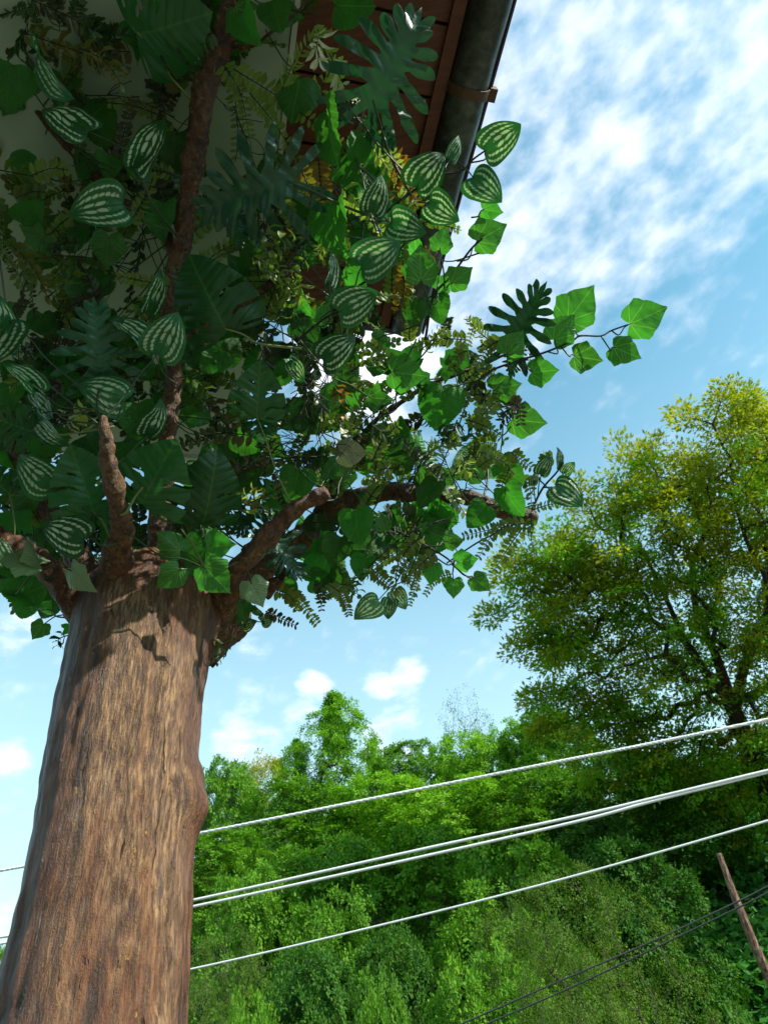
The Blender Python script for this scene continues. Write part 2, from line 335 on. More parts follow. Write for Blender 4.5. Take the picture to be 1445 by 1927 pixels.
# backing above the boards and pale ceiling panels
V, F = [], []; box(V, F, rp(ABEG, -6, ZS + .07), GA, GB, UZ, AEND - ABEG - .01, 5.84, .05)
obj('roof_deck', mesh_np('deck', V, F, MT['iron'], smooth=False), house)
V, F = [], []
a = 1.62; rows = [(-1.36, -.585), (-2.5, -1.366), (-3.7, -2.506), (-6, -3.706)]
for (b0, b1) in rows:
    aa = a
    while aa > ABEG:
        box(V, F, rp(aa - 2.4, b0, ZS - .07), GA, GB, UZ, 2.394, b1 - b0, .03); aa -= 2.4
obj('ceiling_panel', mesh_np('panel', V, F, MT['panel'], smooth=False), house)
V, F = [], []; box(V, F, rp(ABEG, -.582, ZS - .075), GA, GB, UZ, 1.0 - ABEG, .014, .10); box(V, F, rp(1.622, -6, ZS - .085), GA, GB, UZ, .02, 5.415, .14)
obj('panel_edge', mesh_np('pedge', V, F, MT['plaster'], smooth=False), house)
# verge board closing the roof end
V, F = [], []; box(V, F, rp(AEND, -.72, ZS + .005), GA, GB, UZ, .02, .64, .19)
obj('verge_board', mesh_np('verge', V, F, MT['drip'], smooth=False), house)
# half-round gutter with rolled outer bead
def gutter():
    V, F = [], []; ns = 20; na = 90; r0 = .056; cb = -.068; cz = ZS + .018
    for i in range(na + 1):
        a = ABEG + (AEND - ABEG) * i / na; wv = .0015 * math.sin(i * 1.7)
        for (rr) in (r0 + wv, r0 - .003 + wv):
            for k in range(ns + 1):
                th = math.pi + math.pi * k / ns; V.append(rp(a, cb + rr * math.cos(th), cz + rr * math.sin(th) * 1.05))
    w_ = 2 * (ns + 1)
    for i in range(na):
        for s in (0, 1):
            for k in range(ns):
                q = i * w_ + s * (ns + 1) + k; f = (q, q + 1, q + w_ + 1, q + w_); F.append(f if s else f[::-1])
        for k in (0, ns):
            q = i * w_ + k; F.append((q, q + w_, q + w_ + ns + 1, q + ns + 1))
    tube([rp(ABEG + (AEND - ABEG) * i / 30, cb + r0 + .002, cz + .004) for i in range(31)], [.007] * 31, 8, True, V, F)
    return V, F
V, F = gutter(); obj('gutter', mesh_np('gutter', V, F, MT['zinc']), house)
V, F = [], []; V += [rp(AEND + .001, -.068 + .057 * math.cos(math.pi + math.pi * k / 16), ZS + .018 + .06 * math.sin(math.pi + math.pi * k / 16)) for k in range(17)]; F.append(tuple(range(17)))
obj('gutter_end', mesh_np('gend', V, F, MT['zinc'], smooth=False), house)
V, F = [], []; box(V, F, rp(ABEG, -.006, ZS + .012), GA, GB, UZ, AEND - ABEG + .01, .006, .05); box(V, F, rp(ABEG, -.13, ZS + .09), GA, GB, UZ, AEND - ABEG + .01, .135, .004)
obj('drip_edge', mesh_np('drip', V, F, MT['drip'], smooth=False), house)
for a in (.235, .235 - .8, .235 - 1.6, .235 - 2.4):
    V, F = [], []; n = 16
    for k in range(n + 1):
        th = math.pi + math.pi * k / n
        for aa in (-.014, .014):
            for rr in (.059, .063): V.append(rp(a + aa, -.068 + rr * math.cos(th), ZS + .018 + rr * 1.05 * math.sin(th)))
    for k in range(n):
        q = k * 4
        for (i, j) in ((0, 1), (1, 3), (3, 2), (2, 0)): F.append((q + i, q + j, q + 4 + j, q + 4 + i))
    box(V, F, rp(a - .018, -.008, ZS - .002), GA, GB, UZ, .036, .022, .03)
    obj('gutter_bracket', mesh_np('bracket', V, F, MT['iron'], smooth=False), house)
# roof slope above, wall far behind the camera
V, F = [], []; sl_ = (GB * -1 + UZ * .45).normalized(); nz_ = GA.cross(sl_); nz_ = nz_ if nz_.z > 0 else -nz_
for i in range(19):                                    # overlapping tile courses
    box(V, F, rp(ABEG, -.04, ZS + .10) + sl_ * (i * .34) + nz_ * .006, GA, (sl_ + nz_ * .05).normalized(), nz_, AEND - ABEG + .03, .37, .022)
obj('roof', mesh_np('roof', V, F, MT['tile'], smooth=False), house)
V, F = [], []; box(V, F, rp(ABEG, -6, 0), GA, GB, UZ, 4.2, 5.2, ZS - .08)
obj('wall', mesh_np('hwall', V, F, MT['plaster'], smooth=False), house)
V, F = [], []; box(V, F, rp(ABEG + 4.2, -3.4, 0), GA, GB, UZ, .04, .95, 2.05); hd = obj('door', mesh_np('hdoor', V, F, MT['soffit'], smooth=False), house)
reg(hd, Matrix.Translation(Vector(house.location)))
V, F = tube([rp(ABEG + 4.25, -3.3, 1.0), rp(ABEG + 4.29, -3.3, 1.0), rp(ABEG + 4.29, -3.2, 1.0)], [.01] * 3, 6)
ho = bpy.data.objects.new('handle', mesh_np('hhandle', V, F, MT['zinc'])); C.objects.link(ho); ho.parent = hd

# ------------------------------------------------------------------ artificial tree: trunk and branches
p0 = pt(225, 1500, 1.35); TX, TY = p0.x, p0.y
def plumb(px, py):                                     # point of the trunk's vertical plane (facing the camera) on that pixel
    r = rayd(px, py); h = Vector((TX, TY, 0)); k = h.dot(h) / (r.x * h.x + r.y * h.y); return EYE + r * k, k
prof = []
for y, xl, xr in ((2100, -75, 340), (1927, -6, 345), (1850, 13, 348), (1750, 39, 350), (1650, 55, 353), (1560, 72, 356), (1480, 84, 360), (1400, 98, 368), (1320, 114, 376), (1250, 130, 386), (1190, 142, 394), (1150, 150, 398)):
    c, k = plumb((xl + xr) / 2, y); prof.append((c.z, c.x, c.y, (xr - xl) / 2 * k / FPX))
prof = [(0.0, prof[0][1], prof[0][2], .36), (.25, prof[0][1], prof[0][2], .27), (.9, prof[0][1], prof[0][2], .215)] + prof
zt = prof[-1][0]; pa = np.array(prof)
tree = thing('artificial_tree', 'artificial tree with sculpted brown trunk, knobbly branches and mixed plastic foliage under the eaves', 'tree', (TX, TY, 0))
NTH, NZ = 300, 560
V = np.zeros(((NZ + 1) * NTH, 3)); zs = np.linspace(0, zt + .12, NZ + 1)
bz = plumb(385, 1535)[0]; 
right = Vector((TY, -TX, 0)).normalized()              # to the right as the camera sees it
toc = Vector((-TX, -TY, 0)).normalized()
kn = [(1535, 392, .055, .045, .026), (1470, 390, .03, .03, .012), (1180, 408, .05, .05, .022), (1230, 400, .04, .05, .008)]
kpos = []
for y, x, sr, sz, am in kn:
    q, k = plumb(x, y); kpos.append((q.z, math.atan2(right.y * .95 + toc.y * .3, right.x * .95 + toc.x * .3), sr, sz, am))
for i, z in enumerate(zs):
    zc_ = min(z, zt); cx_ = np.interp(zc_, pa[:, 0], pa[:, 1]); cy_ = np.interp(zc_, pa[:, 0], pa[:, 2]); r = np.interp(zc_, pa[:, 0], pa[:, 3])
    if z > zt: r *= math.sqrt(max(0.0, 1 - ((z - zt) / .121) ** 2))
    for k in range(NTH):
        th = 2 * math.pi * k / NTH; dx, dy = math.cos(th), math.sin(th)
        q = Vector((cx_ + dx * r, cy_ + dy * r, z))
        a1 = noise.noise(Vector((q.x * 7, q.y * 7, z * .9 + 3))); a2 = noise.noise(Vector((q.x * 24, q.y * 24, z * 2.2))); a3 = noise.noise(Vector((q.x * 70, q.y * 70, z * 9)))
        rg = 1 - abs(noise.noise(Vector((q.x * 34 + 9, q.y * 34, z * 3.1)))) * 2; a4 = noise.noise(Vector((q.x * 30, q.y * 30, z * 30 + 5)))
        dd = .010 * a1 + .0055 * a2 + .0022 * a3 + .0035 * rg + .0022 * a4
        for kz, kth, sr, sz, am in kpos:
            dth = (th - kth + math.pi) % (2 * math.pi) - math.pi
            dd += am * math.exp(-(dth * r / sr) ** 2 - ((z - kz) / sz) ** 2)
        rr = r + dd * (1 if z < zt else max(0, r / .12)); V[i * NTH + k] = (cx_ + dx * rr, cy_ + dy * rr, z + (.012 * a4 if z > zt - .05 else 0))
ii = np.arange(NZ)[:, None] * NTH; kk = np.arange(NTH)[None, :]; k2 = (kk + 1) % NTH
F = np.stack([ii + kk, ii + k2, ii + NTH + k2, ii + NTH + kk], -1).reshape(-1, 4)
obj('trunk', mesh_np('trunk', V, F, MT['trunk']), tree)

def limb(pxs, depths, wpx, name='branch', bump=1.0, flare=0, sides=40):
    """pxs: pixels along the branch, depths and widths (px) there"""
    pts = [pt(x, y, d) for (x, y), d in zip(pxs, depths)]; L = sum((pts[i + 1] - pts[i]).length for i in range(len(pts) - 1)); n = max(24, int(L / .006))
    path = catmull(pts, n); rad = interp([w_ * .80 * d / FPX / 2 for w_, d in zip(wpx, depths)], n)
    rad = [q * (1 + .62 * math.exp(-(i * .006 / .07) ** 2)) if sides == 40 else q for i, q in enumerate(rad)]
    for i, p in enumerate(path):                       # slight crookedness
        path[i] = p + Vector((noise.noise(p * 9), noise.noise(p * 9 + Vector((7, 3, 1))), noise.noise(p * 9 + Vector((1, 9, 4))))) * .010 * bump
    def disp(p, d, r, u):
        q = p + d * r; s = noise.noise(q * 26) * .0060 + noise.noise(q * 70) * .0045 + (1 - 2 * abs(noise.noise(q * 45 + Vector((5, 0, 2))))) * .0024 + max(0, noise.noise(q * 12 + Vector((3, 3, 3)))) * .006
        e = 1 - max(0, (u - .975) / .025) ** 2 * .55
        return (r + s * bump * min(1, r / .012)) * e
    V, F = tube(path, rad, sides, True, disp=disp)
    return obj(name, mesh_np(name, V, F, MT['limb']), tree), path
dT = plumb(275, 1150)[1]
limbs = []
def L_(*a, **k): o, p = limb(*a, **k); limbs.append(p); return o
L_([(300, 1170), (298, 1080), (302, 1000), (312, 900), (316, 820), (325, 720), (322, 620), (324, 540), (345, 440), (355, 370), (368, 270), (392, 150), (420, 70), (440, 0), (450, -80)], [1.66, 1.66, 1.66, 1.68, 1.7, 1.72, 1.74, 1.75, 1.76, 1.78, 1.78, 1.8, 1.8, 1.8, 1.8], [78, 58, 42, 38, 34, 35, 35, 37, 41, 40, 46, 48, 46, 44, 40])
L_([(240, 1180), (228, 1110), (224, 1040), (226, 990), (214, 930), (208, 870), (202, 820), (196, 782)], [1.62, 1.58, 1.53, 1.49, 1.45, 1.43, 1.42, 1.42], [95, 78, 62, 48, 38, 34, 26, 17])
L_([(360, 1200), (405, 1150), (440, 1085), (470, 1040), (520, 990), (565, 955), (600, 935), (618, 924)], [1.70, 1.66, 1.62, 1.6, 1.6, 1.6, 1.6, 1.6], [100, 72, 48, 44, 40, 34, 29, 24])
L_([(380, 1190), (430, 1165), (450, 1120), (505, 1060), (590, 995), (640, 950), (690, 935), (760, 925), (840, 932), (900, 940), (950, 958), (985, 972), (1012, 980)], [1.75, 1.8, 1.85, 1.92, 1.98, 2.0, 2.0, 2.0, 2.0, 1.98, 1.95, 1.94, 1.93], [90, 80, 60, 52, 60, 48, 40, 42, 34, 32, 36, 32, 24])
L_([(495, 1118), (515, 1102), (530, 1090), (540, 1072), (530, 1060)], [1.72, 1.72, 1.72, 1.74, 1.76], [20, 17, 17, 14, 8])
L_([(230, 1215), (170, 1165), (125, 1115), (80, 1070), (40, 1040), (-10, 1012), (-120, 965), (-260, 900)], [1.70, 1.64, 1.6, 1.58, 1.56, 1.54, 1.5, 1.45], [110, 80, 58, 54, 52, 50, 42, 30])
L_([(240, 1190), (185, 1110), (150, 1050), (110, 990), (75, 930), (45, 880), (20, 800), (-30, 700)], [1.74, 1.74, 1.76, 1.8, 1.84, 1.88, 1.92, 2.0], [100, 78, 60, 50, 44, 40, 34, 26])
L_([(395, 1215), (418, 1192), (432, 1172), (440, 1150)], [1.72, 1.7, 1.7, 1.72], [40, 46, 36, 12], bump=1.3, sides=39)
L_([(395, 130), (425, 85), (470, 85), (510, 60), (560, 20), (600, -60)], [1.8, 1.8, 1.8, 1.8, 1.8, 1.8], [22, 14, 8, 7, 6, 5], sides=12)
L_([(340, 500), (300, 420), (240, 380), (150, 300), (60, 200), (-60, 80)], [1.76, 1.85, 1.95, 2.0, 2.05, 2.1], [26, 20, 17, 14, 12, 10], sides=14)
L_([(330, 640), (420, 600), (500, 540), (580, 440), (640, 330), (690, 190), (740, 60)], [1.74, 1.84, 1.88, 1.9, 1.88, 1.85, 1.82], [22, 16, 14, 12, 10, 8, 7], sides=14)
L_([(590, 990), (640, 880), (700, 800), (780, 740), (880, 700), (960, 660)], [1.98, 2.0, 2.0, 1.98, 1.95, 1.9], [24, 14, 11, 9, 7, 5], sides=14)
VINES = [([(880, 735), (920, 700), (965, 682), (1028, 662), (1075, 642), (1092, 632), (1130, 632), (1150, 622), (1181, 611)], 1.78, .10), ([(800, 640), (815, 560), (848, 520), (885, 470), (912, 440), (900, 405)], 1.72, 0), ([(700, 420), (790, 350), (830, 330), (868, 322), (890, 300), (912, 284)], 1.69, 0),
         ([(640, 560), (700, 520), (760, 460), (806, 380)], 1.64, 0), ([(700, 980), (770, 1010), (840, 1050), (870, 1080), (891, 1087)], 1.83, 0), ([(560, 640), (610, 600), (639, 587)], 1.6, 0), ([(1000, 960), (1020, 920), (1046, 890), (1060, 870)], 1.8, 0), ([(880, 740), (930, 760), (960, 790)], 1.86, 0), ([(990, 970), (960, 990), (900, 1020), (840, 1060)], 1.85, 0)]
for px_, d0_, dd_ in VINES:
    vp = catmull([pt(x, y, d0_ + dd_ * i / len(px_)) for i, (x, y) in enumerate(px_)], 50); V, F = tube(vp, interp([.0030, .0020], 50), 6); obj('vine_stem', mesh_np('vine_stem', V, F, MT['stemdark']), tree); limbs.append(vp)
SK = [p for path in limbs for p in path[::3]]; SKn = np.array([tuple(p) for p in SK])

# ------------------------------------------------------------------ leaf meshes (unit: petiole at 0,0; tip at 0,1)
def inside(poly, x, y):
    c = False; j = len(poly) - 1
    for i in range(len(poly)):
        (xi, yi), (xj, yj) = poly[i], poly[j]
        if (yi > y) != (yj > y) and x < (xj - xi) * (y - yi) / (yj - yi) + xi: c = not c
        j = i
    return c
def smooth_poly(P, k=2):
    for _ in range(k):
        Q = []
        for i in range(len(P)):
            a, b = P[i], P[(i + 1) % len(P)]; Q += [(a[0] * .75 + b[0] * .25, a[1] * .75 + b[1] * .25), (a[0] * .25 + b[0] * .75, a[1] * .25 + b[1] * .75)]
        P = Q
    return P
def cdt_leaf(name, outline, zf, holes=(), step=.055, mat=None):
    pts = [Vector(p) for p in outline]; edges = [(i, (i + 1) % len(pts)) for i in range(len(pts))]; n0 = len(pts)
    for h in holes:
        b = len(pts); pts += [Vector(p) for p in h]; edges += [(b + i, b + (i + 1) % len(h)) for i in range(len(h))]
    xs = [p[0] for p in outline]; ys = [p[1] for p in outline]; y = min(ys)
    r = random.Random(3); j = 0; near = list(pts)
    while y < max(ys):
        x = min(xs) + (j % 2) * step / 2
        while x < max(xs):
            q = Vector((x + r.uniform(-.1, .1) * step, y + r.uniform(-.1, .1) * step))
            if inside(outline, q.x, q.y) and not any(inside(h, q.x, q.y) for h in holes) and min((q - p).length_squared for p in near) > (step * .4) ** 2: pts.append(q)
            x += step
        y += step * .87; j += 1
    res = geometry.delaunay_2d_cdt(pts, edges, [], 0, 1e-5)
    V2, F2 = res[0], res[2]; F = []
    for f in F2:
        c = sum((V2[i] for i in f), Vector((0, 0))) / len(f)
        if inside(outline, c.x, c.y) and not any(inside(h, c.x, c.y) for h in holes): F.append(tuple(f))
    V = [(p.x, p.y, zf(p.x, p.y)) for p in V2]
    return mesh_np(name, V, F, mat, uv=[(p.x, p.y) for p in V2])
def serrate(P, am, per, r):
    """resample outline and add teeth"""
    Q = []; acc = 0
    for i in range(len(P)):
        a, b = Vector(P[i]), Vector(P[(i + 1) % len(P)]); L = (b - a).length; n = max(1, int(L / per)); nn = Vector(((b - a).y, -(b - a).x)); nn = nn.normalized() if nn.length else nn
        for k in range(n):
            Q.append(tuple(a.lerp(b, k / n))); Q.append(tuple(a.lerp(b, (k + .72) / n) + nn * am * r.uniform(.5, 1.3)))
    return Q
LM = {}
def zgen(seed, cup, curl, rip, fr=7, fold=.12):
    def z(x, y):
        nn = noise.noise(Vector((x * 2.2 + seed * 3.1, y * 2.2, seed))) * .10 + noise.noise(Vector((x * 6 + seed, y * 6, seed * 2))) * .022
        return nn - cup * x * x + fold * abs(x) * .6 - curl * (y - .3) ** 2 + rip * math.sin((y - abs(x) * .6) * fr * 6.28) * min(1, abs(x) * 4) + .05 * math.sin(y * 4 + seed) * x
    return z
def mirror(Rp): return [(x, y) for x, y in Rp] + [(-x, y) for x, y in Rp[::-1] if abs(x) > 1e-6]
def build_leaves():
    for v in range(4):
        r = random.Random(v + 11)
        # striped heart leaf on a grid of arched veins
        nu, nv = 24, 22; V, UV = [], []
        cup, curl = (.35, .8, .15, -.4)[v], (.25, .5, -.15, .35)[v]
        for j in range(nv + 1):
            t_ = j / nv
            for i in range(nu + 1):
                u = i / nu * 2 - 1; W = .62; au = abs(u)
                b1 = (u * W * 1.06, -.42 * au ** 1.6); b2 = (u * W * .95, .62); a = (1 - t_) ** 3; b = 3 * t_ * (1 - t_) ** 2; c = 3 * t_ * t_ * (1 - t_); d = t_ ** 3
                x = b * b1[0] + c * b2[0]; y = b * b1[1] + c * b2[1] + d
                z = zgen(v, cup, curl, 0, fold=.25)(x, y) + .012 * math.cos(au * 10.8) * math.sin(math.pi * min(1, t_ * 1.2))
                V.append((x, y, z)); UV.append((u, t_))
        F = [(j * (nu + 1) + i, j * (nu + 1) + i + 1, (j + 1) * (nu + 1) + i + 1, (j + 1) * (nu + 1) + i) for j in range(nv) for i in range(nu)]
        for key, mt in (('melon', 'melon'), ('melonpale', 'melonpale')): LM[key, v] = mesh_np('striped_leaf', V, F, MT[mt], uv=UV)
        # ivy
        k = r.uniform(-.03, .03)
        Rp = [(0, 0), (.10, -.10), (.27, -.17 + k), (.40, -.10), (.47, .03), (.50, .14), (.60 + k, .30), (.53, .42), (.44, .50), (.40, .60), (.34 - k, .68), (.20, .82), (.09, .93), (0, 1.06)]
        if v == 3: Rp = [(0, 0), (.12, -.14), (.40, -.26), (.42, -.05), (.36, .10), (.48, .20), (.72, .36), (.46, .46), (.28, .52), (.24, .66), (.14, .84), (0, 1.08)]
        P = serrate(mirror(Rp), .007, .035, r)
        for key, mt in (('ivy', 'ivy'), ('ivydark', 'ivydark'), ('ivypale', 'ivypale'), ('grey', 'grey')):
            LM[key, v] = cdt_leaf('ivy_leaf', P, zgen(v + 5, (.5, .2, .9, -.3)[v], (.2, .45, .1, .3)[v], .008, 5), mat=MT[mt], step=.06) if key == 'ivy' else LM['ivy', v].copy()
            LM[key, v].materials[0] = MT[mt]
        # broad toothed leaf with net veins
        Rp = []
        for j in range(13):
            t_ = j / 12; W = .66; a = (1 - t_) ** 3; b = 3 * t_ * (1 - t_) ** 2; c = 3 * t_ * t_ * (1 - t_); x = b * W * 1.1 + c * W * (.9 if v != 1 else 1.1); y = b * -.40 + c * .66 + t_ ** 3
            lob = (.05 if v in (2, 3) else .012) * abs(math.sin(t_ * 12)); Rp.append((x * (1 + lob) if 0 < j < 12 else 0, y))
        P = serrate(mirror(Rp), .020, .05, r)
        LM['net', v] = cdt_leaf('net_veined_leaf', P, zgen(v + 9, (.5, 1.1, .2, -.5)[v], (.3, .6, .2, .5)[v], .012, 6, .3), mat=MT['net'], step=.06)
        LM['netdark', v] = LM['net', v].copy(); LM['netdark', v].materials[0] = MT['netdark']
        # monstera with slots and holes
        Rp = []; slots = []
        def mar(t_):
            W = .74; a = (1 - t_) ** 3; b = 3 * t_ * (1 - t_) ** 2; c = 3 * t_ * t_ * (1 - t_); return Vector((b * W * 1.08 + c * W * .82, b * -.36 + c * .60 + t_ ** 3))
        def side(seed):
            rr = random.Random(seed); out = []; cuts = [.30 + rr.uniform(-.03, .03), .48 + rr.uniform(-.03, .03), .66 + rr.uniform(-.03, .03)]; j = 0; t_ = 0
            for tt in [i / 40 for i in range(41)]:
                hit = next((c for c in cuts if abs(tt - c) < .0126), None)
                if hit is not None:
                    cuts.remove(hit); m0, m1 = mar(hit - .018), mar(hit + .018); inn = Vector((0, mar(hit).y * .75 - .02 + hit * .12)); cp = m0.lerp(m1, .5); dep = rr.uniform(.42, .62); c2 = cp.lerp(inn, dep); nrm = (m1 - m0).normalized() * .022
                    out += [tuple(m0), tuple(m0.lerp(c2 - nrm, .5)), tuple(c2 - nrm), tuple(c2 + (inn - cp).normalized() * .02), tuple(c2 + nrm), tuple(m1.lerp(c2 + nrm, .5)), tuple(m1)]
                elif all(abs(tt - c) > .02 for c in cuts): out.append(tuple(mar(tt)))
            return out
        Rr, Ll = side(v * 2 + 1), side(v * 2 + 2); P = [(x, y) for x, y in Rr] + [(-x, y) for x, y in Ll[::-1]][1:-1]
        H = []
        for s in (1, -1):
            for (hy, hx) in ((.16, .17), (.40, .14), (.60, .10))[(0 if r.random() < .7 else 1):]:
                if r.random() < .25: continue
                an = .75; hx *= r.uniform(.9, 1.3); H.append([(s * (hx + math.cos(q) * .075 * math.cos(an) - math.sin(q) * .022 * math.sin(an)), hy + math.cos(q) * .075 * math.sin(an) * .7 + math.sin(q) * .022 * math.cos(an)) for q in [i * math.pi / 6 * s for i in range(12)]])
        LM['monstera', v] = cdt_leaf('split_leaf', P, zgen(v + 2, (.45, .9, .3, .6)[v], (.3, .5, .2, -.2)[v], .010, 5, .2), H, .05, MT['monstera'])
        # deeply lobed leaf: fingers along a midrib
        rr = random.Random(v + 50); sd = []
        def fin(s):
            out = []; n = 8
            for i in range(n):
                q = i / (n - 1); by = -.02 + .80 * q ** .9; an = R_(-62 + 128 * q + rr.uniform(-5, 5)); ln = (.44 + .26 * math.sin(math.pi * min(1, q * 1.15 + .1))) * rr.uniform(.9, 1.08) * (1 - .40 * q); wd = .047 + .012 * math.sin(q * 3)
                dx, dy = math.cos(an), math.sin(an); b0 = Vector((.03, by)); ax_ = Vector((dx, dy)); nn = Vector((-dy, dx))
                pr = [(.32, -.80), (.48, -.95), (.62, -1.12), (.76, -.95), (.90, -.66), (.97, -.34), (1.0, 0), (.97, .34), (.90, .66), (.78, 1.0), (.62, 1.05), (.48, .9), (.32, .80)]
                out += [tuple(b0 + ax_ * ln * a + nn * wd * b) for a, b in pr]
                if i < n - 1:
                    q2 = (i + .5) / (n - 1); by2 = -.02 + .80 * q2 ** .9; a2 = R_(-62 + 128 * q2); out.append((.03 + math.cos(a2) * .13 * (1 - .35 * q2), by2 + math.sin(a2) * .13 * (1 - .35 * q2)))
            return out
        P = [(0, -.06)] + fin(1) + [(.05, .93), (0, 1.06), (-.05, .93)] + [(-x, y) for x, y in fin(-1)[::-1]]
        def zp(x, y, v=v):
            ax_ = abs(x); s = math.sin((y * 1.15 - ax_ * .62) * 30); return zgen(v + 3, .5, (.3, .5, .1, .4)[v], 0, fold=.35)(x, y) + .034 * s * min(1, ax_ * 5)
        LM['philo', v] = cdt_leaf('lobed_leaf', P, zp, (), .045, MT['philo'])
build_leaves()

CNT = {}
def petiole(base, to, r0=.0022, mat='stem', parent=None, sag=.02):
    mid = base.lerp(to, .5) + Vector((0, 0, -sag)) + Vector([random.uniform(-.012, .012) for _ in range(3)])
    V, F = tube(catmull([base, base.lerp(mid, .5) + Vector((0, 0, sag * .4)), mid, to], 10), interp([r0 * .7, r0, r0 * 1.2], 10), 6)
    return V, F
NAMES = dict(melon='striped_leaf', melonpale='striped_leaf', monstera='split_leaf', philo='lobed_leaf', ivy='ivy_leaf', ivydark='dark_ivy_leaf', ivypale='ivy_leaf', grey='ivy_leaf', net='net_veined_leaf', netdark='dark_toothed_leaf')
def leaf(kind, x0, y0, x1, y1, d=1.7, roll=0, pitch=None, var=None, stalk=True, width=1.0, to=None):
    pitch = random.uniform(-28, 28) if pitch is None else pitch
    var = random.randrange(4) if var is None else var
    if kind == 'grey' or kind == 'ivypale': var = var % 3
    if 'melon' in kind: x1, y1 = x1 - (x1 - x0) * .07, y1 - (y1 - y0) * .07
    if 'ivy' in kind: x0, y0, x1, y1 = x0 + (x1 - x0) * .06, y0 + (y1 - y0) * .06, x1 - (x1 - x0) * .07, y1 - (y1 - y0) * .07
    a, b = pt(x0, y0, d), pt(x1, y1, d); Y = (b - a); L = Y.length / math.cos(R_(pitch)); Y.normalize()
    n = (EYE - a).normalized(); n = (n - Y * n.dot(Y)).normalized(); X = Y.cross(n)
    Mx = Matrix((X, Y, n)).transposed().to_4x4()
    Mx = Matrix.Translation(a) @ Mx @ Matrix.Rotation(R_(pitch), 4, 'X') @ Matrix.Rotation(R_(roll), 4, 'Y') @ Matrix.Diagonal((L * width, L, L, 1))
    nm = NAMES[kind]; o = obj(nm, LM[kind, var], tree, Mx); o.name = nm
    if kind == 'ivypale' or kind == 'grey': o['label'] = 'pale greyish green ivy leaf'
    if kind == 'melonpale': o['label'] = 'pale striped heart-shaped leaf'
    if stalk:
        if to is None:
            q = np.array(tuple(a)); i = np.argmin(((SKn - q) ** 2).sum(1) + ((SKn - (q + np.array(tuple(-Y)) * .08)) ** 2).sum(1)); s = Vector(SKn[i]); tgt = a + (s - a) * min(1, .22 / max(.01, (s - a).length)) if (s - a).length > .34 else s
            tgt = tgt - Y * .02
        else: tgt = pt(*to)
        V, F = petiole(a + Y * .004, tgt, .0016 if L < .12 else .0026, 'stem')
        me = mesh_np('stalk', V, F, MT['stemlime' if kind == 'monstera' else 'stem']); s = bpy.data.objects.new('stalk', me); C.objects.link(s); s.parent = o
        s.matrix_basis = Mx.inverted()
    return o

# ------------------------------------------------------------------ sprays: one stem mesh + its leaflets
def leaflet(V, F, p, dr, nn, L, W, bend=.2):
    s = dr.cross(nn); s.normalize(); m = p + dr * L * .5 + nn * L * bend * .3; b = len(V); tip = p + dr * L - nn * L * bend * .4
    q1 = p + dr * L * .22; q3 = p + dr * L * .78 + nn * L * bend * .1
    V += [p, q1 + s * W * .36, m + s * W * .5, q3 + s * W * .36, tip, q3 - s * W * .36, m - s * W * .5, q1 - s * W * .36, q1 - nn * W * .12, m - nn * W * .15, q3 - nn * W * .12]
    F += [(b, b + 8, b + 1), (b + 1, b + 8, b + 9, b + 2), (b + 2, b + 9, b + 10, b + 3), (b + 3, b + 10, b + 4), (b, b + 7, b + 8), (b + 7, b + 6, b + 9, b + 8), (b + 6, b + 5, b + 10, b + 9), (b + 5, b + 4, b + 10)]
LUV = [(0, 0), (.3, .22), (.5, .5), (.3, .78), (0, 1), (-.3, .78), (-.5, .5), (-.3, .22), (0, .22), (0, .5), (0, .78)]
SPN = dict(fern='fern_spray', box='boxwood_spray', needle='spiky_spray', twig='bare_twig', tuft='leaf_tuft')
def rv(k): return Vector([random.gauss(0, k) for _ in range(3)])
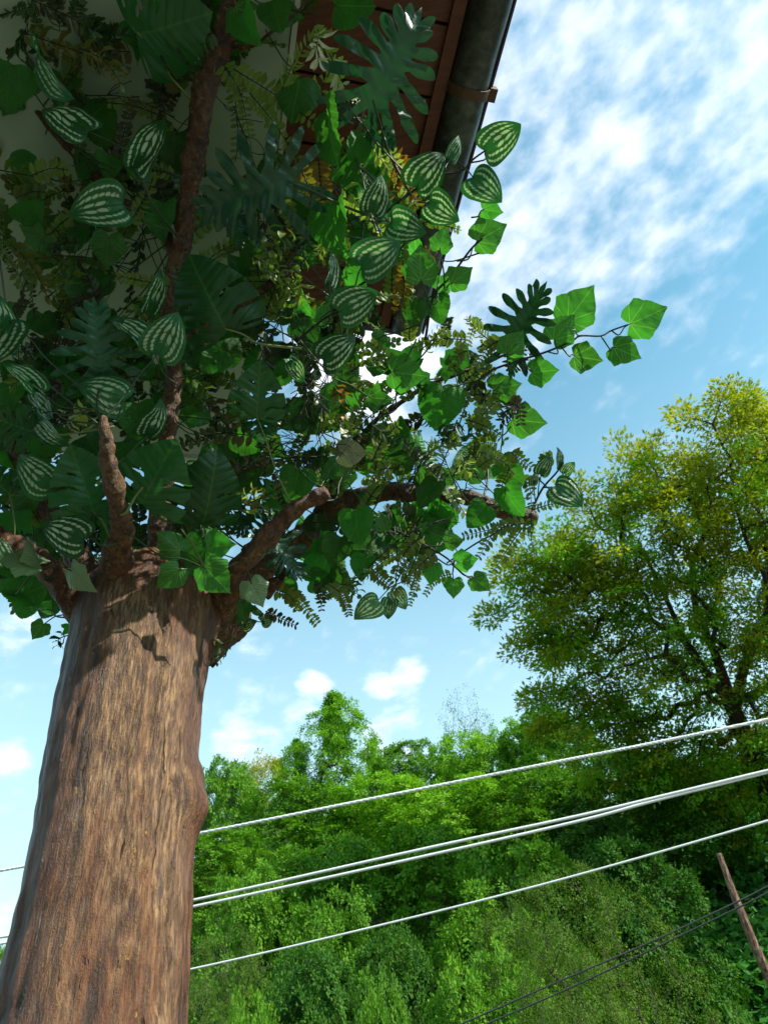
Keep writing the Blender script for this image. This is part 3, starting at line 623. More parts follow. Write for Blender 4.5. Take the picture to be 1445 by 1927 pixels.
def spray(kind, pxs, d, mat='olive', L=.022, n=18, W=None, r0=.0016, stem='stemdark', dd=0.0, taper=.6, wide=.5):
    pts = [pt(x, y, d + dd * i / max(1, len(pxs) - 1)) for i, (x, y) in enumerate(pxs)]
    if kind in ('needle', 'tuft'): W = W or L * .2
    W = W or L * wide; path = catmull(pts, 40); V, F = tube(path, [r0 * (1 - .6 * i / 40) for i in range(41)], 5)
    if kind == 'twig':
        for _ in range(n):
            k = random.randrange(2, 38); dr = ((path[k + 1] - path[k]).normalized() + rv(.6)).normalized(); e = path[k] + dr * L * random.uniform(.5, 1.6)
            tube(catmull([path[k], path[k].lerp(e, .5) + rv(L * .12), e], 5), [r0 * .6] * 6, 4, True, V, F)
        return obj('bare_twig', mesh_np('bare_twig', V, F, MT[stem]), tree)
    st = obj(SPN[kind], mesh_np(SPN[kind], V, F, MT[stem]), tree); V, F = [], []
    vd = (pts[0] - EYE).normalized(); tilt = rv(.35)
    for i in range(n):
        u = (i + .6) / n; q = u * 40; k = min(39, int(q)); p = path[k].lerp(path[k + 1], q - k); t_ = (path[k + 1] - path[k]).normalized()
        s = (t_.cross(vd + tilt)).normalized(); nn = s.cross(t_).normalized(); sz = L * (1 - taper * max(0, u - .25) ** 1.2) * random.uniform(.8, 1.15)
        if kind == 'fern':
            for sg in (1, -1): leaflet(V, F, p, (s * sg + t_ * .35 + rv(.16)).normalized(), (nn + rv(.35)).normalized(), sz, W * sz / L)
        elif kind == 'box':
            a = i * 1.57 + random.uniform(-.3, .3)
            for sg in (1, -1):
                dr = (s * math.cos(a) * sg + nn * math.sin(a) * sg + t_ * .75 + rv(.15)).normalized(); leaflet(V, F, p, dr, (t_ * -1 + dr * .8 + rv(.2)).normalized(), sz, W * sz / L, .35)
        elif kind in ('needle', 'tuft'):
            for _ in range(4 if kind == 'needle' else 3):
                a = random.uniform(0, 6.28); dr = (s * math.cos(a) + nn * math.sin(a) + t_ * random.uniform(.4, 1.1)).normalized(); leaflet(V, F, p, dr, nn + rv(.2), sz, W, .3)
    o = bpy.data.objects.new('leaflets', mesh_np('leaflets', V, F, MT[mat], uv=LUV * (len(V) // 11))); C.objects.link(o); o.parent = st
    return st

# ------------------------------------------------------------------ leaves seen in the photograph (petiole px -> tip px, depth, roll, pitch, kind of mesh)
for a in ((912, 284, 976, 234, 1.72, 15, 15), (888, 333, 949, 382, 1.72, -12, 10), (848, 299, 868, 254, 1.7, 50, 5), (781, 352, 836, 284, 1.66, -8, 10), (806, 380, 867, 420, 1.62, 10, 15), (734, 418, 806, 440, 1.62, 0, 20), (700, 400, 722, 332, 1.62, 35, 15), (694, 392, 672, 350, 1.63, -50, 10),
          (679, 501, 758, 452, 1.58, 0, 8), (618, 537, 632, 467, 1.6, 62, 5), (639, 587, 715, 545, 1.56, 5, 6), (607, 677, 672, 629, 1.58, -5, 6), (545, 680, 580, 722, 1.62, 38, 10), (165, 247, 72, 190, 1.6, 48, 0), (72, 97, 128, 204, 1.65, 72, 5), (252, 318, 306, 216, 1.62, 55, 5), (232, 384, 136, 398, 1.6, 20, 25),
          (297, 668, 340, 583, 1.5, 8, 5), (288, 660, 202, 580, 1.55, 60, 5), (4, 655, 2, 540, 1.5, 50, 5), (70, 735, 8, 672, 1.5, 55, 5), (236, 752, 154, 720, 1.52, 20, 20), (280, 822, 318, 752, 1.55, 48, 5), (68, 775, 124, 852, 1.5, 62, 5), (60, 735, 112, 792, 1.52, 58, 5), (283, 590, 313, 500, 1.6, 66, 5),
          (98, 915, 28, 858, 1.52, -25, 10), (158, 1015, 72, 978, 1.46, 10, 5), (456, 1178, 484, 1168, 1.75, 0, 30), (492, 1172, 517, 1163, 1.78, 20, 35), (478, 1144, 497, 1160, 1.78, 45, 10), (735, 1128, 728, 1167, 1.75, 15, 10), (1018, 893, 1038, 856, 1.8, 35, 10), (1004, 912, 1012, 884, 1.82, 50, 10), (1055, 878, 1051, 838, 1.8, 66, 10), (1061, 890, 1080, 868, 1.8, 30, 20), (1044, 914, 1098, 951, 1.75, -15, 15),
          (20, 600, -30, 690, 1.5, 20, 5), (330, 70, 300, 20, 1.75, 40, 10)):
    leaf('melon', *a)
leaf('melonpale', 712, 1130, 663, 1162, 1.74, 20, 15); leaf('melonpale', 742, 1112, 766, 1147, 1.76, -20, 15); leaf('melonpale', 16, 1056, -20, 1000, 1.5, 50, 10)
for a in ((700, 192, 786, 34, 1.66, 5, 12, 0), (545, 340, 372, 398, 1.56, 0, 5, 1), (958, 650, 1016, 548, 1.82, -18, 20, 2), (505, 1000, 570, 1080, 1.72, -25, 15, 3), (190, 705, 178, 570, 1.54, 0, 10, 0), (660, 205, 615, 190, 1.68, 20, 20, 2), (975, 660, 960, 704, 1.86, 10, 10, 1), (490, 960, 440, 1000, 1.85, 20, 10, 1), (460, 440, 440, 380, 1.62, 30, 10, 2), (60, 1020, 30, 1000, 1.6, 60, 30, 1), (690, 250, 742, 280, 1.7, 20, 20, 3)):
    leaf('philo', *a[:7], var=a[7])
for a in ((255, 66, 398, 28, 1.62, 10, 15, 0, 1.15), (426, 622, 352, 478, 1.56, -5, 8, 1, 1.0), (178, 968, 136, 838, 1.50, 10, 8, 2, 1.0), (266, 950, 330, 826, 1.48, -8, 8, 0, 1.05), (383, 985, 414, 845, 1.52, 12, 8, 1, .95), (482, 785, 492, 680, 1.6, 8, 10, 2, 1.0), (60, 812, -24, 782, 1.5, 0, 10, 3, 1.0), (490, 780, 496, 838, 1.64, 0, 12, 3, 1.2), (20, 930, -40, 880, 1.55, 0, 10, 1, 1.0)):
    leaf('monstera', *a[:7], var=a[7], width=a[8])
ivy = ((1066, 607, 1115, 541, 1.85, 8, 15, 0), (1182, 611, 1253, 580, 1.88, 5, 15, 1), (1151, 652, 1202, 672, 1.86, -10, 25, 0), (1039, 642, 1080, 594, 1.82, 5, 15, 1), (1077, 670, 1126, 678, 1.84, 5, 35, 0), (996, 702, 1044, 697, 1.8, 0, 35, 0), (950, 668, 985, 625, 1.78, 10, 15, 1))
for a in zip(ivy, ((1092, 632, 1.84), (1150, 622, 1.87), (1130, 632, 1.86), (1030, 662, 1.82), (1055, 652, 1.83), (980, 680, 1.8), (965, 684, 1.79))): leaf('ivy', *a[0][:7], var=a[0][7], to=a[1])
for a in ((905, 393, 946, 400, 1.74, 0, 20, 0), (893, 455, 955, 424, 1.72, 10, 10, 1), (792, 532, 792, 460, 1.7, 10, 10, 0), (826, 472, 838, 430, 1.72, 10, 20, 1), (846, 536, 887, 506, 1.72, 15, 20, 0), (822, 545, 850, 520, 1.74, 0, 20, 2), (733, 700, 806, 708, 1.72, 0, 10, 0), (690, 748, 742, 752, 1.75, -10, 10, 3), (342, 1038, 296, 1000, 1.50, 20, 15, 2), (384, 1034, 442, 1018, 1.53, -25, 38, 1),
          (340, 1068, 298, 1110, 1.49, -20, 12, 1), (382, 1064, 434, 1118, 1.46, 12, 10, 0), (724, 1000, 716, 960, 1.78, 30, 10, 1), (752, 1010, 752, 1042, 1.8, 35, 10, 3), (854, 1088, 853, 1128, 1.82, 0, 5, 0), (889, 1086, 922, 1112, 1.82, 0, 10, 0), (857, 1058, 898, 1052, 1.82, 8, 25, 0), (815, 1060, 808, 1102, 1.8, 15, 10, 0), (838, 1020, 872, 1017, 1.84, 0, 20, 1), (795, 985, 795, 1006, 1.8, 0, 10, 3), (84, 1172, 61, 1203, 1.66, 10, 10, 0), (75, 1150, 100, 1130, 1.68, 10, 30, 1), (128, 1172, 148, 1200, 1.7, 20, 10, 3),
          (925, 735, 980, 722, 1.84, 0, 15, 0), (960, 790, 1028, 797, 1.86, 10, 15, 0), (770, 955, 800, 980, 1.9, 0, 20, 1), (858, 905, 835, 880, 1.9, 0, 20, 1), (765, 990, 735, 1020, 1.86, 10, 10, 0), (800, 910, 812, 870, 1.95, 20, 10, 2), (560, 560, 590, 600, 1.8, 30, 10, 3), (600, 610, 620, 570, 1.78, 20, 10, 0), (440, 10, 470, 80, 1.72, 20, 10, 0), (660, 540, 690, 500, 1.8, 20, 10, 1)):
    leaf('ivy', *a[:7], var=a[7])
for a in ((640, 700, 668, 740, 1.8, 10), (692, 745, 740, 760, 1.85, 5), (850, 690, 880, 650, 1.86, 15), (830, 690, 870, 700, 1.88, 10), (640, 900, 665, 880, 1.7, 20), (735, 850, 760, 800, 1.9, 10), (745, 855, 730, 815, 1.88, -20), (205, 440, 200, 503, 1.7, 10), (455, 1130, 462, 1178, 1.7, 10), (425, 1190, 432, 1225, 1.75, 30), (690, 930, 680, 960, 1.9, 20), (720, 690, 680, 680, 1.84, 10), (60, 930, 20, 960, 1.7, 10), (30, 1090, 60, 1050, 1.7, 0), (700, 640, 740, 650, 1.86, 10), (560, 470, 600, 500, 1.85, 20), (400, 830, 440, 870, 1.8, 10), (560, 780, 600, 820, 1.9, 10), (290, 400, 320, 450, 1.8, 20), (100, 1080, 140, 1120, 1.75, 20), (85, 440, 40, 480, 1.8, 10), (660, 1000, 700, 1040, 1.86, 15), (600, 1010, 640, 1050, 1.9, 15), (880, 900, 915, 880, 1.92, 10), (640, 870, 600, 900, 1.8, 15)):
    leaf('ivydark', *a)
for a in ((470, 1092, 496, 1144, 1.6, 0, 5, 0), (130, 1068, 174, 1122, 1.50, 50, 5, 1), (80, 1062, -5, 1040, 1.5, 55, 5, 0), (75, 1058, 48, 1010, 1.5, 60, 10, 2)): leaf('ivypale', *a[:7], var=a[7])
leaf('grey', 640, 852, 690, 852, 1.72, 0, 10, var=0)
for a in ((566, 145, 548, 222, 1.68, 5, 5, 1), (630, 10, 706, 12, 1.7, 0, 10, 2), (612, 205, 628, 316, 1.62, 62, 5, 2), (670, 300, 672, 246, 1.7, 30, 10, 3), (626, 380, 634, 482, 1.64, 45, 5, 3), (512, 0, 530, 66, 1.72, 10, 10, 2), (455, 20, 480, 84, 1.68, 35, 5, 3), (563, 884, 548, 952, 1.7, 10, 5, 0), (688, 1046, 676, 1092, 1.76, 20, 10, 3), (915, 952, 879, 992, 1.78, 5, 5, 0), (948, 918, 980, 974, 1.74, 35, 5, 0), (940, 870, 982, 912, 1.84, 20, 10, 0), (833, 725, 818, 806, 1.78, 5, 5, 1), (905, 805, 900, 780, 1.85, 0, 10, 0), (786, 560, 772, 610, 1.7, 10, 5, 1), (820, 560, 830, 610, 1.75, 10, 5, 2), (668, 960, 676, 1026, 1.74, 10, 5, 2), (730, 960, 755, 990, 1.84, 0, 10, 2), (345, 880, 380, 910, 1.7, 0, 10, 1), (350, 790, 365, 760, 1.75, 20, 10, 2), (440, 820, 488, 850, 1.72, 30, 10, 2), (30, 1095, 70, 1140, 1.66, 0, 10, 2), (20, 1130, 95, 1100, 1.66, 10, 15, 2), (650, 500, 700, 520, 1.72, 0, 20, 1), (420, 680, 450, 640, 1.72, 10, 10, 1), (530, 1090, 560, 1110, 1.8, 10, 20, 2), (620, 1080, 660, 1110, 1.84, 0, 20, 2), (585, 1090, 630, 1100, 1.86, 0, 20, 2), (10, 1050, 40, 1090, 1.65, 0, 10, 2)):
    leaf('net', *a[:7], var=a[7])
for a in ((340, 1030, 395, 1080, 1.62, 0, 10), (207, 290, 205, 340, 1.8, 0, 10), (25, 120, 10, 200, 1.75, 10, 5), (330, 250, 325, 320, 1.8, 20, 5), (305, 380, 300, 450, 1.75, 25, 5), (255, 760, 262, 830, 1.56, 10, 10), (822, 905, 785, 955, 1.76, 45, 5), (640, 1010, 625, 1065, 1.78, 5, 10), (740, 800, 770, 860, 1.84, 30, 10), (735, 870, 790, 850, 1.86, 40, 10), (500, 790, 545, 770, 1.8, 0, 10), (640, 310, 680, 350, 1.72, 0, 10), (650, 360, 690, 330, 1.75, 0, 10), (420, 660, 380, 700, 1.7, 0, 10), (560, 640, 600, 600, 1.84, 0, 10), (450, 470, 500, 450, 1.7, 0, 10), (40, 420, 80, 380, 1.8, 0, 10), (100, 800, 60, 860, 1.7, 0, 10), (160, 820, 200, 870, 1.75, 20, 10), (230, 830, 260, 880, 1.7, 0, 10), (420, 1140, 440, 1185, 1.75, 20, 10), (60, 320, 20, 290, 1.9, 0, 10), (590, 800, 620, 760, 1.9, 30, 10), (20, 960, 50, 1010, 1.7, 0, 20), (110, 1120, 75, 1160, 1.8, 20, 10)):
    leaf('netdark', *a)

# ------------------------------------------------------------------ sprays and garlands seen in the photograph
def pathr(x0, y0, x1, y1, sag=0):
    mx, my = (x0 + x1) / 2 + random.uniform(-8, 8), (y0 + y1) / 2 + random.uniform(-8, 8) - sag
    return [(x0, y0), (mx, my), (x1, y1)]
ferns = [(440, 130, 640, 270, 'olive', .030, 22), (470, 175, 560, 300, 'olive', .028, 18), (438, 160, 445, 300, 'olive', .024, 12), (420, 120, 470, 260, 'olive', .028, 14), (980, 650, 905, 648, 'olive', .02, 12), (880, 640, 775, 655, 'olive', .024, 14), (905, 600, 880, 650, 'lime', .018, 10), (940, 640, 895, 690, 'olive', .024, 12), (990, 985, 870, 1010, 'olive', .022, 16), (985, 990, 925, 1080, 'olive', .026, 14), (960, 985, 900, 1050, 'olive', .022, 12), (1000, 975, 1005, 1050, 'olive', .022, 12), (1000, 960, 1085, 965, 'olive', .016, 14),
         (820, 1040, 770, 1100, 'olive', .022, 14), (820, 1060, 770, 1080, 'olive', .020, 12), (850, 1080, 800, 1120, 'olive', .018, 12), (790, 1060, 770, 1140, 'olive', .020, 14), (520, 1110, 560, 1150, 'olive', .024, 12), (540, 1110, 598, 1175, 'olive', .022, 16), (590, 1100, 605, 1150, 'darkleaf', .018, 12), (620, 1100, 657, 1158, 'olive', .020, 16), (500, 1150, 558, 1178, 'darkleaf', .018, 12), (640, 1110, 600, 1130, 'olive', .022, 10), (790, 1010, 740, 1090, 'olive', .024, 14), (700, 1070, 760, 1120, 'olive', .022, 12), (320, 540, 220, 520, 'olive', .028, 16), (60, 330, 130, 320, 'olive', .03, 10), (225, 300, 255, 180, 'darkleaf', .03, 14), (330, 330, 250, 340, 'olive', .022, 12), (245, 420, 290, 330, 'olive', .028, 14), (600, 300, 620, 400, 'orange', .034, 12), (560, 300, 600, 420, 'orange', .032, 12), (740, 290, 790, 390, 'orange', .030, 12), (640, 370, 720, 440, 'lime', .030, 10), (700, 250, 780, 360, 'lime', .026, 14), (750, 590, 760, 500, 'orange', .030, 10), (520, 330, 560, 450, 'olive', .026, 14), (740, 880, 690, 920, 'olive', .024, 10), (700, 870, 750, 800, 'olive', .024, 12), (860, 760, 940, 740, 'olive', .022, 12), (870, 720, 930, 700, 'olive', .022, 12), (880, 790, 950, 830, 'olive', .024, 12), (960, 760, 980, 800, 'darkleaf', .022, 10), (900, 880, 930, 860, 'olive', .022, 10), (760, 830, 840, 900, 'darkleaf', .022, 14), (960, 880, 940, 960, 'olive', .022, 12), (980, 900, 1000, 960, 'olive', .022, 10), (900, 850, 960, 880, 'olive', .022, 12), (880, 660, 850, 700, 'olive', .024, 10), (960, 850, 1000, 880, 'olive', .022, 10), (1040, 860, 1010, 900, 'olive', .024, 10), (910, 700, 960, 760, 'olive', .02, 12), (360, 600, 330, 500, 'darkleaf', .026, 10), (480, 820, 340, 835, 'darkleaf', .030, 10), (400, 60, 350, 120, 'darkleaf', .03, 10), (340, 1075, 300, 1050, 'olive', .02, 6)]
for i, (x0, y0, x1, y1, m, L, n) in enumerate(ferns): spray('fern', pathr(x0, y0, x1, y1, 8), 1.62 + .18 * random.random() + (.1 if x0 > 700 else 0), m, L * .95, n)
boxes = [(40, 60, 230, 130, 'redtip', .042, 12), (150, 90, 230, 160, 'redtip', .040, 8), (0, 320, 170, 350, 'redtip', .036, 12), (20, 460, 90, 560, 'redtip', .040, 10), (90, 560, 160, 500, 'redtip', .036, 8), (300, 560, 210, 620, 'olive', .034, 8), (440, 960, 540, 910, 'redtip', .034, 8), (450, 970, 480, 920, 'lime', .034, 5), (330, 690, 420, 790, 'redtip', .036, 9), (380, 750, 440, 800, 'darkleaf', .036, 8), (660, 700, 720, 680, 'redtip', .034, 8), (630, 720, 640, 800, 'orange', .032, 7), (860, 870, 880, 900, 'lime', .036, 5), (850, 900, 900, 860, 'lime', .032, 5), (760, 520, 750, 600, 'orange', .034, 8), (640, 350, 700, 420, 'lime', .036, 7), (820, 520, 800, 470, 'orange', .03, 6), (700, 390, 760, 330, 'orange', .034, 8), (540, 420, 500, 520, 'olive', .034, 10), (470, 480, 560, 560, 'olive', .034, 10), (520, 600, 560, 520, 'olive', .034, 10), (150, 820, 165, 760, 'lime', .036, 6), (580, 480, 530, 560, 'lime', .034, 7), (640, 1100, 680, 1130, 'redtip', .030, 7), (130, 1195, 110, 1215, 'darkleaf', .028, 4), (425, 1210, 405, 1250, 'darkleaf', .030, 6), (700, 1060, 660, 1110, 'redtip', .030, 8), (790, 660, 830, 620, 'olive', .028, 8), (560, 640, 600, 700, 'darkleaf', .032, 8), (600, 740, 560, 800, 'darkleaf', .032, 8), (700, 780, 660, 840, 'olive', .028, 8), (820, 820, 870, 840, 'darkleaf', .03, 9), (860, 840, 920, 820, 'darkleaf', .03, 9), (760, 870, 720, 900, 'olive', .03, 8), (600, 180, 640, 110, 'lime', .034, 6), (500, 260, 560, 350, 'olive', .034, 9), (600, 820, 640, 790, 'olive', .03, 8), (780, 700, 800, 740, 'darkleaf', .03, 8), (900, 800, 870, 780, 'olive', .028, 8)]
for (x0, y0, x1, y1, m, L, n) in boxes: spray('box', pathr(x0, y0, x1, y1, 6), 1.56 + .2 * random.random() + (.1 if x0 > 650 else 0), m, L, n, wide=.46)
for (x0, y0, x1, y1, m, L, n) in [(590, 40, 640, 170, 'lime', .05, 8), (620, 100, 660, 190, 'cream', .045, 4), (585, 60, 600, 120, 'cream', .05, 3), (690, 240, 770, 370, 'lime', .035, 16), (430, 770, 450, 800, 'olive', .030, 6), (70, 690, 20, 730, 'olive', .032, 8), (160, 30, 210, 100, 'darkleaf', .04, 12), (60, 0, 180, 60, 'darkleaf', .04, 12), (600, 400, 560, 500, 'darkleaf', .035, 14), (500, 440, 550, 540, 'darkleaf', .035, 12), (620, 440, 600, 480, 'lime', .03, 6), (540, 530, 570, 560, 'lime', .045, 3), (530, 170, 600, 60, 'olive', .03, 12), (120, 720, 60, 760, 'darkleaf', .035, 14), (200, 790, 130, 770, 'darkleaf', .035, 12), (700, 800, 740, 830, 'darkleaf', .03, 8), (920, 640, 880, 600, 'lime', .022, 10), (860, 790, 840, 830, 'darkleaf', .03, 10), (430, 900, 500, 870, 'darkleaf', .03, 10), (180, 130, 230, 60, 'darkleaf', .045, 10), (980, 760, 940, 800, 'darkleaf', .03, 8), (800, 860, 860, 830, 'olive', .03, 9), (740, 310, 780, 370, 'orange', .03, 10)]:
    spray('needle', pathr(x0, y0, x1, y1, 5), 1.58 + .2 * random.random(), m, L, n)
for (x0, y0, x1, y1) in [(590, 830, 470, 880), (600, 860, 440, 900), (560, 700, 640, 860), (480, 840, 590, 880), (560, 640, 600, 840), (700, 820, 740, 700), (560, 740, 460, 880), (640, 700, 560, 620), (560, 840, 640, 930), (620, 640, 570, 780), (640, 660, 600, 760), (760, 820, 700, 880), (800, 860, 760, 920), (480, 620, 500, 760), (100, 250, 200, 330), (130, 560, 60, 780), (160, 180, 330, 220), (250, 330, 330, 560), (860, 920, 830, 850), (930, 930, 880, 880), (100, 480, 300, 540), (440, 200, 520, 420), (560, 560, 480, 700), (280, 420, 200, 540), (120, 780, 60, 900), (700, 1060, 830, 980), (400, 880, 520, 920)]:
    spray('twig', pathr(x0, y0, x1, y1, 12), 1.66 + .25 * random.random(), None, .045, 16, r0=.0016)
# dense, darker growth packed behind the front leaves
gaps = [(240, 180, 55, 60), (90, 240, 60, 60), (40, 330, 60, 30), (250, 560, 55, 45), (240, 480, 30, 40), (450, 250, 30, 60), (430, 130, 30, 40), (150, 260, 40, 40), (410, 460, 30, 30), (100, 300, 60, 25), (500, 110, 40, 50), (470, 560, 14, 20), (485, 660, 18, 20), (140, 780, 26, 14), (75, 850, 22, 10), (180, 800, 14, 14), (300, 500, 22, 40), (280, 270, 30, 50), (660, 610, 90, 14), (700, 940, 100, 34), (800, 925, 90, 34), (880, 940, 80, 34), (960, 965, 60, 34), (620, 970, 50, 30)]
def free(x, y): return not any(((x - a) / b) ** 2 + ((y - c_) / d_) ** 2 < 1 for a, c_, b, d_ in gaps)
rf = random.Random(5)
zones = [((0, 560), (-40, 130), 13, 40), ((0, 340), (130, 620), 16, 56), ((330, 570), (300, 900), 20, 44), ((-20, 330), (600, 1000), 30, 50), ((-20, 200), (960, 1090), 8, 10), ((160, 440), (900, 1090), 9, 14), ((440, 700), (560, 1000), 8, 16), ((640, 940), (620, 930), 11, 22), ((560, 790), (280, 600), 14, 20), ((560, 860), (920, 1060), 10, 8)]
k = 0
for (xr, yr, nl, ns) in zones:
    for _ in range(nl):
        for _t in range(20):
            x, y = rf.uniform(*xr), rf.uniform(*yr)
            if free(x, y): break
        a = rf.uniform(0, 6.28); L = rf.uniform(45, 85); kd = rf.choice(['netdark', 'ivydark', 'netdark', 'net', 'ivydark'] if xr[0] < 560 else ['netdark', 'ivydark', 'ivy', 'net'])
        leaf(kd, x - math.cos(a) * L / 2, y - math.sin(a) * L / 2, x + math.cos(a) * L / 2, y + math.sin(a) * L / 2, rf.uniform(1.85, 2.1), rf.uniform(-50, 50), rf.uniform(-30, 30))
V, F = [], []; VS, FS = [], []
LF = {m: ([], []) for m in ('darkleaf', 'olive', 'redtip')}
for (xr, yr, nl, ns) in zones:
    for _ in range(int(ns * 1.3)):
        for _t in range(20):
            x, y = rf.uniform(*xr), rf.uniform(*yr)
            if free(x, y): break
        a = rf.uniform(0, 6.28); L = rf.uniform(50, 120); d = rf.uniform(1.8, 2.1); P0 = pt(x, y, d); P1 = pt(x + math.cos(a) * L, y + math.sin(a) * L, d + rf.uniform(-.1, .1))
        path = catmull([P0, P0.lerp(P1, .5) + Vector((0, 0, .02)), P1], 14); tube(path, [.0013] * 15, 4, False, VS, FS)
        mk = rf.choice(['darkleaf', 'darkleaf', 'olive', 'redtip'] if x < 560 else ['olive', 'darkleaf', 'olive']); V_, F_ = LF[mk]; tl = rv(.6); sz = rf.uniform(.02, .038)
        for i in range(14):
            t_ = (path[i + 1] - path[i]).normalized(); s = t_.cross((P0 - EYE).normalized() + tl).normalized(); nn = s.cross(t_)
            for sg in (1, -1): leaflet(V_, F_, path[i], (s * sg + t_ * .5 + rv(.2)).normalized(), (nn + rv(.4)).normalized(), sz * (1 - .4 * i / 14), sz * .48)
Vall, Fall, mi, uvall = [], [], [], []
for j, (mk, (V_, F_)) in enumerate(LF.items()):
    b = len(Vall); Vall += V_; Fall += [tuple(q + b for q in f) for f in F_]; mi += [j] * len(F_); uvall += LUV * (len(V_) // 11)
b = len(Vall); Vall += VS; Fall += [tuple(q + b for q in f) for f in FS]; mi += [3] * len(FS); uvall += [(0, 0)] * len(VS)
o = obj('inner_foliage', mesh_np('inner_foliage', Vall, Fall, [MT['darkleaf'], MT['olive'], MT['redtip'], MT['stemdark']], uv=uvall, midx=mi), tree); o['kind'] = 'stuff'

# ------------------------------------------------------------------ hillside
def ground(x, y):
    r = math.hypot(x, y); d = max(0.0, r - 5.0)
    h = -.3 + .06 * d + 13 * (1 / (1 + math.exp(-(d - 15) / 4.0)) - 1 / (1 + math.exp(15 / 4.0)))
    h *= min(1, max(.0, .5 + .5 * math.tanh((y + 1) / 3)))
    lf = min(1, max(0, (x + 16) / 10)); h *= .45 + .55 * lf
    return h + .35 * noise.noise(Vector((x * .16, y * .16, 0))) * min(1, r / 6) + (.08 * noise.noise(Vector((x * 1.1, y * 1.1, 2))) if r < 60 else 0)
gx = np.concatenate([-np.geomspace(900, 45, 14), np.linspace(-40, 40, 160), np.geomspace(45, 900, 14)])
V = [(x, y, ground(x, y) - .02) for y in gx for x in gx]; n = len(gx)
F = np.array([(j * n + i, j * n + i + 1, (j + 1) * n + i + 1, (j + 1) * n + i) for j in range(n - 1) for i in range(n - 1)])
mm, t = newmat('hill_earth'); o = t.coord('Object'); nn_ = t.noise(o, 1.2, 8, .65)
pbr(t, t.ramp(nn_, [(.35, (.018, .03, .010)), (.6, (.045, .06, .02)), (.75, (.08, .06, .035))]), .9, .2, t.bump(t.noise(o, 8, 6, .6), .6, .05)); MT['earth'] = mm
tag(obj('hillside', mesh_np('hillside', V, F, MT['earth'])), None, None, kind='structure')

V, F = [], []; box(V, F, Vector((-7, -9, -.5)), Vector((1, 0, 0)), Vector((0, 1, 0)), UZ, 15, 13, .5)  # unseen paving added to bounce sunlight up under the roof and leaves
bmat_, t = newmat('bounce_paving'); o = t.coord('Object'); br = t.n.new('ShaderNodeTexBrick'); t.set(br.inputs['Vector'], o); br.inputs['Scale'].default_value = 2.2
t.set(br.inputs['Color1'], (.19, .19, .155)); t.set(br.inputs['Color2'], (.24, .23, .18)); t.set(br.inputs['Mortar'], (.25, .24, .2)); br.inputs['Mortar Size'].default_value = .012
pbr(t, t.mix(t.m('MULTIPLY', t.noise(o, 3, 7, .6), .5), br.outputs[0], (.11, .12, .08)), .85, .2, t.bump(br.outputs[1], .3, .01))
tag(obj('added_bounce_paving', mesh_np('added_bounce_paving', V, F, bmat_, smooth=False)), None, None, kind='structure')

def treeleaf(name, stops, tr=.26, rough=.45):
    m, t = newmat(name); a = t.attr('var').outputs['Fac']
    c = t.ramp(t.m('ADD', t.m('MULTIPLY', a, .8), t.m('MULTIPLY', t.rnd(), .2)), stops)
    tc = t.mix(1, c, (1.5, 1.6, .7), 'MULTIPLY'); pbr(t, c, .6, .14, None, 0, tr, tc); return m
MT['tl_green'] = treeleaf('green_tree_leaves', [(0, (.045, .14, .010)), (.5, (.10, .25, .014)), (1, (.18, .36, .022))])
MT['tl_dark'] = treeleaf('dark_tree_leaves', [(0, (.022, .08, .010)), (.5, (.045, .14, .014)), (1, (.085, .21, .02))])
MT['tl_bright'] = treeleaf('bright_tree_leaves', [(0, (.09, .24, .014)), (.5, (.16, .36, .018)), (1, (.26, .47, .03))])
MT['tl_yellow'] = treeleaf('yellow_green_tree_leaves', [(0, (.13, .19, .012)), (.5, (.25, .28, .016)), (1, (.38, .36, .025))], .42)
MT['tl_olive'] = treeleaf('olive_tree_leaves', [(0, (.040, .09, .009)), (.5, (.075, .15, .013)), (1, (.13, .22, .022))])
MT['tbark'] = plain('tree_bark', (.065, .05, .038), .9, .2, 6, .45, .8, (1, 1, .2))
MT['vine'] = treeleaf('vine_ground_leaves', [(0, (.02, .10, .015)), (.5, (.045, .18, .025)), (1, (.08, .27, .04))])

def leaves_np(cen, nrm, out, per, R, L, thick=.25, W=.5, droop=.3, seed=0, plane=.45):
    """per leaves round every clump centre: flattened sprays; quads folded as two faces' worth of diamonds"""
    g = np.random.default_rng(seed); N = len(cen) * per
    c = np.repeat(cen, per, 0); nr = np.repeat(nrm, per, 0); od = np.repeat(out, per, 0); rr = np.repeat(R, per)[:, None] if np.ndim(R) else R
    a = g.normal(size=(N, 3)); a -= nr * (a * nr).sum(1)[:, None] * (1 - thick); a /= np.linalg.norm(a, axis=1)[:, None] + 1e-6
    p = c + a * rr * np.sqrt(g.random(N))[:, None] * np.array([1, 1, 1.0]); p[:, 2] -= droop * rr.reshape(-1) * ((a ** 2).sum(1)) * g.random(N) * .5 if np.ndim(R) else droop * R * g.random(N) * .5
    d = a + od * .6 + g.normal(size=(N, 3)) * .5; d[:, 2] -= droop * .7; d /= np.linalg.norm(d, axis=1)[:, None]
    n = nr + g.normal(size=(N, 3)) * plane; s = np.cross(d, n); s /= np.linalg.norm(s, axis=1)[:, None] + 1e-6
    l = L * g.uniform(.6, 1.25, N)[:, None]; w = l * W * .5
    V = np.stack([p, p + d * l * .5 + s * w, p + d * l, p + d * l * .5 - s * w], 1).reshape(-1, 3)
    F = np.arange(N * 4, dtype=np.int32).reshape(-1, 4); var = np.clip(np.repeat(g.random(len(cen)), per) * .55 + g.random(N) * .45, 0, 1)
    return V, F, var
